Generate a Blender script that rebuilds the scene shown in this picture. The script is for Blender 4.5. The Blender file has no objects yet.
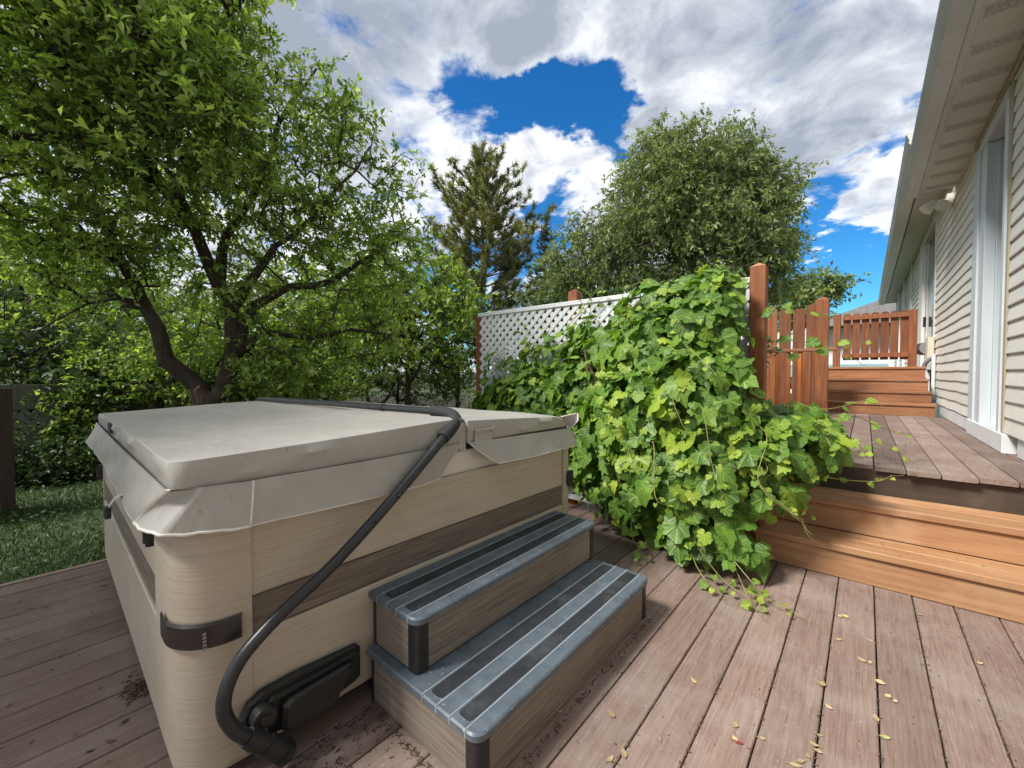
import bpy, math, random
import numpy as np
from mathutils import Vector, Matrix
PI = math.pi
random.seed(7); rng = np.random.default_rng(11)
scene = bpy.context.scene
COL = scene.collection

# ------------------------------------------------------------------ camera
CAMH = 1.14
cam = bpy.data.cameras.new('camera'); camo = bpy.data.objects.new('camera', cam); COL.objects.link(camo)
camo.location = (0, 0, CAMH)
YAW, PIT, FPX = math.radians(40.7), math.radians(1.53), 411.0
camo.rotation_euler = (PI/2 - PIT, 0, YAW)
cam.sensor_fit = 'HORIZONTAL'; cam.sensor_width = 36.0; cam.lens = 36.0*FPX/1024.0
cam.clip_start = 0.02; cam.clip_end = 3000
scene.camera = camo
FW = np.array([-math.sin(YAW)*math.cos(PIT), math.cos(YAW)*math.cos(PIT), -math.sin(PIT)])
RT = np.array([math.cos(YAW), math.sin(YAW), 0]); UP = np.cross(RT, FW)
def pdir(x, y):
    "unit direction seen at a photo pixel (used to survey where things stand)"
    v = FW + RT*(x-512)/FPX + UP*(384-y)/FPX
    return v/np.linalg.norm(v)
def at(x, d):
    "ground position (X, Y) seen in photo column x at depth d"
    u = (x-512)/FPX
    h = np.array([-math.sin(YAW), math.cos(YAW)]) + np.array([math.cos(YAW), math.sin(YAW)])*u
    return h*d
def zat(y, d): return CAMH + (373-y)/FPX*d

# ------------------------------------------------------------------ world
SUN_AZ, SUN_EL = math.radians(207), math.radians(48)     # compass-like angle from +Y towards +X
SUN_DIR = Vector((math.sin(SUN_AZ)*math.cos(SUN_EL), math.cos(SUN_AZ)*math.cos(SUN_EL), math.sin(SUN_EL)))
SKY_STRENGTH = 0.10; CLOUD = 0.74
world = bpy.data.worlds.new('World'); scene.world = world; world.use_nodes = True
def build_world():
    nt = world.node_tree; N = nt.nodes; K = nt.links; N.clear()
    out = N.new('ShaderNodeOutputWorld'); bg = N.new('ShaderNodeBackground'); K.new(bg.outputs[0], out.inputs[0])
    bg.inputs[1].default_value = SKY_STRENGTH
    sky = N.new('ShaderNodeTexSky'); sky.sky_type = 'NISHITA'; sky.sun_disc = False
    sky.sun_elevation = SUN_EL; sky.sun_rotation = SUN_AZ; sky.air_density = 1.0; sky.dust_density = 0.1; sky.ozone_density = 3.0
    hs = N.new('ShaderNodeHueSaturation'); hs.inputs['Saturation'].default_value = 1.3; hs.inputs['Value'].default_value = 1.0
    K.new(sky.outputs[0], hs.inputs['Color'])
    gam = N.new('ShaderNodeMix'); gam.data_type = 'RGBA'; gam.blend_type = 'MULTIPLY'; gam.inputs[0].default_value = 1
    K.new(hs.outputs[0], gam.inputs[6]); gam.inputs[7].default_value = (0.42, 0.84, 1.0, 1)
    tc = N.new('ShaderNodeTexCoord')
    def math_(op, a, b=None, c=None, clamp=False):
        m = N.new('ShaderNodeMath'); m.operation = op; m.use_clamp = clamp
        for i, v in enumerate((a, b, c)):
            if v is None: continue
            if isinstance(v, (int, float)): m.inputs[i].default_value = v
            else: K.new(v, m.inputs[i])
        return m.outputs[0]
    sep = N.new('ShaderNodeSeparateXYZ'); K.new(tc.outputs['Generated'], sep.inputs[0])
    zz = math_('ADD', math_('MAXIMUM', sep.outputs[2], 0.0), 0.22)
    comb = N.new('ShaderNodeCombineXYZ')
    K.new(math_('DIVIDE', sep.outputs[0], zz), comb.inputs[0]); K.new(math_('DIVIDE', sep.outputs[1], zz), comb.inputs[1])
    def noise(scale, detail, rough, dist=0.0, off=0.0):
        n = N.new('ShaderNodeTexNoise'); n.inputs['Scale'].default_value = scale; n.inputs['Detail'].default_value = detail
        n.inputs['Roughness'].default_value = rough; n.inputs['Distortion'].default_value = dist
        mp = N.new('ShaderNodeMapping'); mp.inputs['Location'].default_value = (off, off*0.7, off*1.3)
        K.new(comb.outputs[0], mp.inputs[0]); K.new(mp.outputs[0], n.inputs['Vector'])
        return n.outputs[0]
    wn = N.new('ShaderNodeTexNoise'); wn.inputs['Scale'].default_value = 3.2; wn.inputs['Detail'].default_value = 7; wn.inputs['Roughness'].default_value = .6
    K.new(comb.outputs[0], wn.inputs['Vector'])
    ws = N.new('ShaderNodeVectorMath'); ws.operation = 'SUBTRACT'; K.new(wn.outputs['Color'], ws.inputs[0]); ws.inputs[1].default_value = (.5, .5, .5)
    wa = N.new('ShaderNodeVectorMath'); wa.operation = 'MULTIPLY_ADD'; K.new(ws.outputs[0], wa.inputs[0]); wa.inputs[1].default_value = (.30, .30, .30); K.new(tc.outputs['Generated'], wa.inputs[2])
    wv = N.new('ShaderNodeVectorMath'); wv.operation = 'NORMALIZE'; K.new(wa.outputs[0], wv.inputs[0])
    def blobs(lst):
        tot = None
        for (px, py, rad, amp) in lst:
            d = pdir(px, py)
            dp = N.new('ShaderNodeVectorMath'); dp.operation = 'DOT_PRODUCT'
            K.new(wv.outputs[0], dp.inputs[0]); dp.inputs[1].default_value = tuple(d)
            c0 = math.cos(rad/FPX)
            mr = N.new('ShaderNodeMapRange'); mr.interpolation_type = 'SMOOTHSTEP'
            mr.inputs[1].default_value = c0; mr.inputs[2].default_value = 1.0
            mr.inputs[3].default_value = 0.0; mr.inputs[4].default_value = amp
            K.new(dp.outputs['Value'], mr.inputs[0])
            tot = mr.outputs[0] if tot is None else math_('ADD', tot, mr.outputs[0])
        return tot
    blue = blobs([(590, 92, 60, .85), (540, 105, 40, .5), (600, 150, 34, .4), (548, 118, 50, .6), (605, 118, 48, .6), (487, 103, 40, .75), (530, 92, 34, .5), (615, 65, 36, .45), (560, 175, 36, .5), (540, 222, 30, .5), (480, 285, 90, .55),
                  (845, 268, 64, 1.0), (815, 235, 50, .4), (868, 165, 48, .9), (905, 150, 30, .4), (895, 290, 70, 1.0), (800, 330, 90, .8), (880, 330, 90, .9),
                  (925, 60, 30, .35), (425, 175, 30, .35), (545, 235, 45, .5)])
    keep = blobs([(660, 50, 55, .6), (560, 10, 90, .7), (875, 100, 70, .7), (878, 212, 48, 1.3), (855, 232, 35, .5), (585, 160, 32, .6), (520, 165, 60, .5), (745, 215, 70, .3)])
    fine = noise(5.5, 10, .62, .5, 3.1)
    big = noise(1.6, 4, .5, .3, 7.7)
    dens = math_('ADD', math_('SUBTRACT', math_('MULTIPLY_ADD', fine, 2.6, -.45), blue), keep)
    dens = math_('ADD', dens, math_('MULTIPLY_ADD', big, .7, -.25))
    mask = N.new('ShaderNodeMapRange'); mask.interpolation_type = 'SMOOTHSTEP'
    K.new(dens, mask.inputs[0]); mask.inputs[1].default_value = .22; mask.inputs[2].default_value = .92
    # light and dark of the clouds
    dark = blobs([(400, 60, 170, .33), (330, 20, 140, .18), (800, 90, 150, .28), (720, 60, 110, .10), (560, 10, 90, .05)])
    lite = blobs([(500, 150, 110, .3), (560, 60, 60, .15), (650, 60, 90, .25), (870, 215, 70, .4), (440, 150, 90, .25), (740, 150, 80, .15), (880, 60, 90, .15)])
    shade = noise(4.5, 9, .6, .5, 1.3)
    lum = math_('ADD', math_('SUBTRACT', math_('MULTIPLY_ADD', shade, 2.6, -.62), dark), lite)
    thick = math_('MULTIPLY_ADD', math_('SUBTRACT', dens, .6), -.35, lum)
    ramp = N.new('ShaderNodeValToRGB'); e = ramp.color_ramp.elements
    e[0].position = .0; e[0].color = (.33, .37, .45, 1); e[1].position = 1.0; e[1].color = (.98, .99, 1.0, 1)
    m_ = ramp.color_ramp.elements.new(.45); m_.color = (.56, .60, .67, 1)
    K.new(thick, ramp.inputs[0])
    sc_ = N.new('ShaderNodeVectorMath'); sc_.operation = 'SCALE'; K.new(ramp.outputs[0], sc_.inputs[0]); sc_.inputs[3].default_value = CLOUD/SKY_STRENGTH
    mx = N.new('ShaderNodeMix'); mx.data_type = 'RGBA'
    K.new(mask.outputs[0], mx.inputs[0]); K.new(gam.outputs[2], mx.inputs[6]); K.new(sc_.outputs[0], mx.inputs[7])
    K.new(mx.outputs[2], bg.inputs[0])
build_world()
sl = bpy.data.lights.new('sun', 'SUN'); sl.energy = 3.4; sl.angle = math.radians(13); sl.color = (1, .965, .91)
so = bpy.data.objects.new('sun', sl); COL.objects.link(so); so.rotation_euler = (-SUN_DIR).to_track_quat('-Z', 'Y').to_euler()
scene.view_settings.view_transform = 'Standard'; scene.view_settings.look = 'None'
scene.view_settings.gamma = 1; scene.view_settings.exposure = 0.74
scene.cycles.max_bounces = 6; scene.cycles.diffuse_bounces = 3; scene.cycles.transmission_bounces = 4

# ------------------------------------------------------------------ materials
def mat(name, col, col2=None, rough=.6, scale=(8, 8, 8), detail=5, nrough=.6, contrast=(.3, .7), bump=0.0, bscale=None, spec=.4,
        rnd=0.0, metal=0.0, stain=None, translucent=0.0, coat=0.0, speck=None, sat_rnd=0.0):
    "procedural surface: two base colours mixed by a stretched noise, per-face 'rnd' variation, optional stains, bump"
    m = bpy.data.materials.new(name); m.use_nodes = True; nt = m.node_tree; N = nt.nodes; K = nt.links
    b = N['Principled BSDF']; b.inputs['Roughness'].default_value = rough; b.inputs['Metallic'].default_value = metal
    b.inputs['Specular IOR Level'].default_value = spec; b.inputs['Coat Weight'].default_value = coat
    tc = N.new('ShaderNodeTexCoord'); mp = N.new('ShaderNodeMapping'); mp.inputs['Scale'].default_value = scale
    K.new(tc.outputs['Object'], mp.inputs[0])
    at_ = N.new('ShaderNodeAttribute'); at_.attribute_name = 'rnd'
    of = N.new('ShaderNodeVectorMath'); of.operation = 'SCALE'; of.inputs[3].default_value = 37.0
    cb = N.new('ShaderNodeCombineXYZ')
    for i in range(3): K.new(at_.outputs['Fac'], cb.inputs[i])
    K.new(cb.outputs[0], of.inputs[0])
    ad = N.new('ShaderNodeVectorMath'); ad.operation = 'ADD'; K.new(mp.outputs[0], ad.inputs[0]); K.new(of.outputs[0], ad.inputs[1])
    n = N.new('ShaderNodeTexNoise'); n.inputs['Scale'].default_value = 1; n.inputs['Detail'].default_value = detail; n.inputs['Roughness'].default_value = nrough
    K.new(ad.outputs[0], n.inputs['Vector'])
    mr = N.new('ShaderNodeMapRange'); K.new(n.outputs[0], mr.inputs[0]); mr.inputs[1].default_value = contrast[0]; mr.inputs[2].default_value = contrast[1]
    mx = N.new('ShaderNodeMix'); mx.data_type = 'RGBA'; K.new(mr.outputs[0], mx.inputs[0])
    c2 = col2 if col2 else tuple(c*.8 for c in col)
    mx.inputs[6].default_value = (*c2, 1); mx.inputs[7].default_value = (*col, 1)
    color = mx.outputs[2]
    if stain:
        sc, sscale, lo, hi, amt = stain
        n2 = N.new('ShaderNodeTexNoise'); n2.inputs['Scale'].default_value = sscale; n2.inputs['Detail'].default_value = 6; n2.inputs['Roughness'].default_value = .65
        K.new(tc.outputs['Object'], n2.inputs['Vector'])
        r2 = N.new('ShaderNodeMapRange'); K.new(n2.outputs[0], r2.inputs[0]); r2.inputs[1].default_value = lo; r2.inputs[2].default_value = hi; r2.inputs[4].default_value = amt
        m2 = N.new('ShaderNodeMix'); m2.data_type = 'RGBA'; K.new(r2.outputs[0], m2.inputs[0]); K.new(color, m2.inputs[6]); m2.inputs[7].default_value = (*sc, 1)
        color = m2.outputs[2]
    if speck:
        sc, sscale, lo, amt = speck
        n3 = N.new('ShaderNodeTexNoise'); n3.inputs['Scale'].default_value = sscale; n3.inputs['Detail'].default_value = 2
        K.new(tc.outputs['Object'], n3.inputs['Vector'])
        r3 = N.new('ShaderNodeMapRange'); K.new(n3.outputs[0], r3.inputs[0]); r3.inputs[1].default_value = lo; r3.inputs[2].default_value = lo+.04; r3.inputs[4].default_value = amt
        m3 = N.new('ShaderNodeMix'); m3.data_type = 'RGBA'; K.new(r3.outputs[0], m3.inputs[0]); K.new(color, m3.inputs[6]); m3.inputs[7].default_value = (*sc, 1)
        color = m3.outputs[2]
    if rnd:
        hv = N.new('ShaderNodeHueSaturation'); K.new(color, hv.inputs['Color'])
        r4 = N.new('ShaderNodeMapRange'); K.new(at_.outputs['Fac'], r4.inputs[0]); r4.inputs[3].default_value = 1-rnd; r4.inputs[4].default_value = 1+rnd
        K.new(r4.outputs[0], hv.inputs['Value'])
        if sat_rnd:
            r5 = N.new('ShaderNodeMapRange'); K.new(at_.outputs['Fac'], r5.inputs[0]); r5.inputs[3].default_value = .5+sat_rnd*.5; r5.inputs[4].default_value = .5-sat_rnd*.5
            K.new(r5.outputs[0], hv.inputs['Hue'])
        color = hv.outputs[0]
    K.new(color, b.inputs['Base Color'])
    if bump:
        bn = n
        if bscale:
            mp2 = N.new('ShaderNodeMapping'); mp2.inputs['Scale'].default_value = bscale; K.new(tc.outputs['Object'], mp2.inputs[0])
            ad2 = N.new('ShaderNodeVectorMath'); ad2.operation = 'ADD'; K.new(mp2.outputs[0], ad2.inputs[0]); K.new(of.outputs[0], ad2.inputs[1])
            bn = N.new('ShaderNodeTexNoise'); bn.inputs['Scale'].default_value = 1; bn.inputs['Detail'].default_value = 5; K.new(ad2.outputs[0], bn.inputs['Vector'])
        bp = N.new('ShaderNodeBump'); bp.inputs['Strength'].default_value = min(1, bump*2); bp.inputs['Distance'].default_value = bump*.01
        K.new(bn.outputs[0], bp.inputs['Height']); K.new(bp.outputs[0], b.inputs['Normal'])
    if translucent:
        tr = N.new('ShaderNodeBsdfTranslucent'); ms = N.new('ShaderNodeMixShader'); ms.inputs[0].default_value = translucent
        g = N.new('ShaderNodeMix'); g.data_type = 'RGBA'; g.blend_type = 'MULTIPLY'; g.inputs[0].default_value = 1; K.new(color, g.inputs[6]); g.inputs[7].default_value = (1.5, 1.6, .7, 1)
        K.new(g.outputs[2], tr.inputs[0]); K.new(b.outputs[0], ms.inputs[1]); K.new(tr.outputs[0], ms.inputs[2])
        K.new(ms.outputs[0], N['Material Output'].inputs[0])
    return m

def leafmat(name, ca, cb, cc, rough=.45, tr=.3, spec=.35, veins=False):
    "leaf: colour per leaf from the 'rnd' attribute between three greens; translucent"
    m = bpy.data.materials.new(name); m.use_nodes = True; nt = m.node_tree; N = nt.nodes; K = nt.links
    b = N['Principled BSDF']; b.inputs['Roughness'].default_value = rough; b.inputs['Specular IOR Level'].default_value = spec
    a = N.new('ShaderNodeAttribute'); a.attribute_name = 'rnd'
    r = N.new('ShaderNodeValToRGB'); e = r.color_ramp.elements; e[0].color = (*ca, 1); e[1].color = (*cc, 1); q = e.new(.55); q.color = (*cb, 1)
    K.new(a.outputs['Fac'], r.inputs[0]); color = r.outputs[0]
    if veins:
        uv = N.new('ShaderNodeUVMap'); sp = N.new('ShaderNodeSeparateXYZ'); K.new(uv.outputs[0], sp.inputs[0])
        def M(op, x, y=None, z=None):
            k = N.new('ShaderNodeMath'); k.operation = op
            for i, v in enumerate((x, y, z)):
                if v is None: continue
                if isinstance(v, (int, float)): k.inputs[i].default_value = v
                else: K.new(v, k.inputs[i])
            return k.outputs[0]
        ax = M('ABSOLUTE', sp.outputs[0]); ang = M('ARCTAN2', ax, sp.outputs[1]); rad = M('SQRT', M('ADD', M('MULTIPLY', ax, ax), M('MULTIPLY', sp.outputs[1], sp.outputs[1])))
        dmin = None
        for t in (0, .72, 1.55):
            d = M('MULTIPLY', M('ABSOLUTE', M('SUBTRACT', ang, t)), rad)
            dmin = d if dmin is None else M('MINIMUM', dmin, d)
        # side veins
        sv = M('ABSOLUTE', M('SUBTRACT', M('FRACT', M('MULTIPLY', M('SUBTRACT', sp.outputs[1], M('MULTIPLY', ax, .8)), 6.0)), .5))
        sv = M('ADD', M('MULTIPLY', sv, .30), .012)
        dmin = M('MINIMUM', dmin, sv)
        f = N.new('ShaderNodeMapRange'); K.new(dmin, f.inputs[0]); f.inputs[1].default_value = .008; f.inputs[2].default_value = .028; f.inputs[3].default_value = .22; f.inputs[4].default_value = 0
        mv = N.new('ShaderNodeMix'); mv.data_type = 'RGBA'; K.new(f.outputs[0], mv.inputs[0]); K.new(color, mv.inputs[6]); mv.inputs[7].default_value = tuple(min(1, c*1.6+.02) for c in cc)+(1,)
        color = mv.outputs[2]
        bp = N.new('ShaderNodeBump'); bp.inputs['Strength'].default_value = .5; bp.inputs['Distance'].default_value = .003
        f2 = N.new('ShaderNodeMapRange'); K.new(dmin, f2.inputs[0]); f2.inputs[1].default_value = 0; f2.inputs[2].default_value = .08
        K.new(f2.outputs[0], bp.inputs['Height']); K.new(bp.outputs[0], b.inputs['Normal'])
    K.new(color, b.inputs['Base Color'])
    t = N.new('ShaderNodeBsdfTranslucent'); ms = N.new('ShaderNodeMixShader'); ms.inputs[0].default_value = tr
    g = N.new('ShaderNodeMix'); g.data_type = 'RGBA'; g.blend_type = 'MULTIPLY'; g.inputs[0].default_value = 1; K.new(color, g.inputs[6]); g.inputs[7].default_value = (1.6, 1.7, .6, 1)
    K.new(g.outputs[2], t.inputs[0]); K.new(b.outputs[0], ms.inputs[1]); K.new(t.outputs[0], ms.inputs[2]); K.new(ms.outputs[0], N['Material Output'].inputs[0])
    return m

M = {}
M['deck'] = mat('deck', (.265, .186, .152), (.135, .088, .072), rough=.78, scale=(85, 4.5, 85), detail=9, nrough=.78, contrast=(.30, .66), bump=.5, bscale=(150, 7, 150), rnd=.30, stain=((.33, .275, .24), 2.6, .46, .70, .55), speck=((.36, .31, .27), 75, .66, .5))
M['redwood'] = mat('redwood', (.50, .285, .145), (.35, .165, .078), rough=.6, scale=(2.5, 50, 50), bump=.22, rnd=.16, stain=((.60, .41, .26), 2.4, .5, .75, .6))
M['darkwood'] = mat('darkwood', (.34, .16, .075), (.20, .08, .036), rough=.6, scale=(3, 40, 50), bump=.25, rnd=.2, stain=((.38, .17, .09), 4, .5, .8, .6))
M['redwood_v'] = mat('redwood_v', (.29, .105, .038), (.14, .046, .018), rough=.62, scale=(45, 45, 2.5), bump=.3, rnd=.25, stain=((.12, .045, .025), 3, .5, .75, .5))
M['orange_v'] = mat('orange_v', (.62, .21, .05), (.45, .13, .03), rough=.55, scale=(45, 45, 2.5), bump=.2, rnd=.15)
M['fascia'] = mat('fascia', (.075, .052, .038), (.05, .034, .026), rough=.6, scale=(3, 30, 30), bump=.2, stain=((.15, .11, .08), 5, .55, .8, .5))
M['greywood'] = mat('greywood', (.13, .125, .10), (.07, .065, .05), rough=.85, scale=(40, 40, 2), bump=.4, rnd=.25)
M['palewood'] = mat('palewood', (.17, .18, .15), (.09, .10, .08), rough=.85, scale=(30, 30, 30))
M['brownfence'] = mat('brownfence', (.07, .042, .03), (.035, .022, .017), rough=.8, scale=(40, 40, 2), bump=.4, rnd=.25)
M['tubwood'] = mat('tubwood', (.53, .46, .37), (.375, .315, .245), rough=.5, scale=(2.5, 2.5, 150), detail=8, nrough=.70, contrast=(.30, .70), bump=.10, spec=.4, stain=((.57, .50, .42), 3, .45, .8, .5))
M['tubband'] = mat('tubband', (.23, .19, .155), (.085, .065, .052), rough=.6, scale=(4, 4, 130), detail=8, nrough=.7, contrast=(.3, .66), bump=.22)
M['stepwood'] = mat('stepwood', (.30, .25, .205), (.115, .09, .07), rough=.6, scale=(3, 3, 120), detail=8, nrough=.7, contrast=(.3, .68), bump=.25, stain=((.36, .32, .28), 3, .5, .8, .4))
M['stepplastic'] = mat('stepplastic', (.115, .145, .175), (.08, .10, .122), rough=.42, scale=(22, 22, 22), bump=.12, bscale=(160, 160, 160), stain=((.22, .25, .275), 9, .48, .75, .5), speck=((.42, .45, .46), 60, .68, .5), spec=.5)
M['stepgroove'] = mat('stepgroove', (.36, .40, .43), (.25, .28, .31), rough=.5, scale=(30, 30, 30))
M['stepgrip'] = mat('stepgrip', (.032, .036, .043), (.018, .02, .024), rough=.6, scale=(20, 20, 20), bump=.3, bscale=(400, 400, 400), stain=((.12, .13, .14), 8, .5, .8, .6), spec=.4)
M['black'] = mat('black', (.022, .022, .023), (.014, .014, .015), rough=.45, scale=(20, 20, 20), bump=.05, bscale=(300, 300, 300), spec=.45, stain=((.07, .065, .06), 7, .55, .8, .4))
M['blackrail'] = mat('blackrail', (.028, .030, .034), (.018, .019, .021), rough=.33, scale=(20, 20, 20), spec=.5, stain=((.08, .08, .08), 9, .58, .8, .35))
M['foam'] = mat('foam', (.035, .036, .038), (.022, .022, .024), rough=.85, scale=(60, 60, 60), bump=.15, bscale=(300, 300, 300))
M['chocolate'] = mat('chocolate', (.03, .022, .019), (.018, .014, .012), rough=.3, scale=(20, 20, 20), spec=.5)
M['vinyl'] = mat('vinyl', (.43, .405, .372), (.36, .338, .31), rough=.42, scale=(3, 3, 3), bump=1.5, bscale=(7, 7, 3), spec=.35, stain=((.36, .34, .30), 5, .52, .8, .45), speck=((.25, .23, .2), 38, .70, .6))
M['piping'] = mat('piping', (.82, .77, .71), rough=.5, scale=(20, 20, 20))
M['shell'] = mat('shell', (.68, .655, .59), (.62, .59, .53), rough=.25, scale=(5, 5, 5), spec=.5)
M['white'] = mat('white', (.74, .75, .75), (.64, .65, .655), rough=.5, scale=(3, 3, 3), bump=.08, bscale=(40, 40, 40), stain=((.5, .5, .49), 6, .55, .85, .5))
M['casing'] = mat('casing', (.60, .66, .68), (.53, .58, .61), rough=.45, scale=(6, 6, 2), bump=.06, bscale=(30, 30, 30))
M['siding'] = mat('siding', (.74, .73, .665), (.68, .67, .61), rough=.5, scale=(3, .8, 3), bump=.10, bscale=(60, 5, 60), stain=((.55, .54, .47), 2.2, .5, .8, .45), rnd=.04)
M['tan'] = mat('tan', (.42, .36, .25), (.34, .29, .20), rough=.6, scale=(5, 5, 5))
M['gutter'] = mat('gutter', (.56, .58, .565), (.47, .49, .475), rough=.38, scale=(4, 1, 4), spec=.5, stain=((.28, .27, .24), 3, .5, .8, .5))
M['soffit'] = mat('soffit', (.60, .62, .565), (.54, .56, .505), rough=.55, scale=(3, 3, 3), stain=((.36, .34, .28), 2, .5, .85, .5))
M['vent'] = mat('vent', (.52, .51, .46), (.37, .36, .32), rough=.7, scale=(140, 30, 30), contrast=(.45, .55))
M['roof'] = mat('roof', (.30, .29, .285), (.20, .195, .19), rough=.9, scale=(12, 30, 12), bump=.4)
M['darkglass'] = mat('darkglass', (.02, .025, .03), rough=.08, spec=.6)
M['teal'] = mat('teal', (.30, .47, .47), (.25, .40, .41), rough=.5)
M['grey'] = mat('grey', (.30, .31, .32), (.2, .21, .22), rough=.45, metal=.3)
M['cream'] = mat('cream', (.66, .62, .48), rough=.5)
M['bark'] = mat('bark', (.085, .062, .046), (.030, .022, .017), rough=.9, scale=(18, 18, 5), detail=8, nrough=.7, contrast=(.35, .65), bump=1.0)
M['bark_red'] = mat('bark_red', (.16, .105, .075), (.05, .035, .026), rough=.85, scale=(20, 20, 5), detail=8, nrough=.7, bump=.9)
M['bark_light'] = mat('bark_light', (.17, .145, .115), (.09, .075, .06), rough=.9, scale=(12, 12, 5), bump=.6)
M['cutwood'] = mat('cutwood', (.52, .27, .12), (.36, .17, .08), rough=.7, scale=(30, 30, 30))
M['dirt'] = mat('dirt', (.055, .045, .03), (.025, .02, .015), rough=.95, scale=(10, 10, 10), bump=.8)
M['soil'] = mat('soil', (.05, .075, .022), (.03, .035, .015), rough=.95, scale=(3, 3, 3), bump=.6)
M['vinewood'] = mat('vinewood', (.16, .12, .07), (.08, .06, .04), rough=.8, scale=(60, 60, 60), bump=.3)
M['shoot'] = mat('shoot', (.26, .30, .08), (.20, .16, .06), rough=.6, scale=(20, 20, 20))
M['dryleaf'] = mat('dryleaf', (.52, .42, .24), (.36, .25, .13), rough=.7, scale=(60, 60, 60), rnd=.3)
M['litter'] = mat('litter', (.15, .10, .065), (.05, .033, .022), rough=.9, scale=(60, 60, 60), rnd=.8)
M['paleleaf'] = mat('paleleaf', (.48, .50, .22), (.36, .38, .15), rough=.6, scale=(60, 60, 60))
M['redleaf'] = mat('redleaf', (.34, .06, .05), (.2, .04, .03), rough=.6, scale=(60, 60, 60))
M['label'] = mat('label', (.035, .04, .055), rough=.6)
L_apple = leafmat('leaf_apple', (.055, .11, .028), (.19, .285, .065), (.46, .56, .18), tr=.46)
L_bright = leafmat('leaf_bright', (.08, .15, .03), (.18, .28, .055), (.36, .46, .12), tr=.42)
L_ash = leafmat('leaf_ash', (.09, .13, .045), (.18, .235, .085), (.34, .40, .16), tr=.38)
L_pine = leafmat('needle', (.075, .088, .036), (.17, .18, .072), (.33, .31, .14), tr=.3, rough=.6)
L_spruce = leafmat('needle_spruce', (.03, .05, .028), (.065, .095, .05), (.11, .14, .075), tr=.1, rough=.6)
L_grey = leafmat('leaf_grey', (.07, .10, .06), (.14, .18, .115), (.25, .29, .20), tr=.2, rough=.6)
L_dark = leafmat('leaf_dark', (.03, .06, .022), (.06, .11, .038), (.13, .19, .06), tr=.28)
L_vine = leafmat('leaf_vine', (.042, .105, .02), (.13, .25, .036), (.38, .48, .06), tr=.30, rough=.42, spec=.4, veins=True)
L_grass = leafmat('grass', (.018, .042, .009), (.038, .08, .015), (.07, .12, .025), tr=.25)

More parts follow.
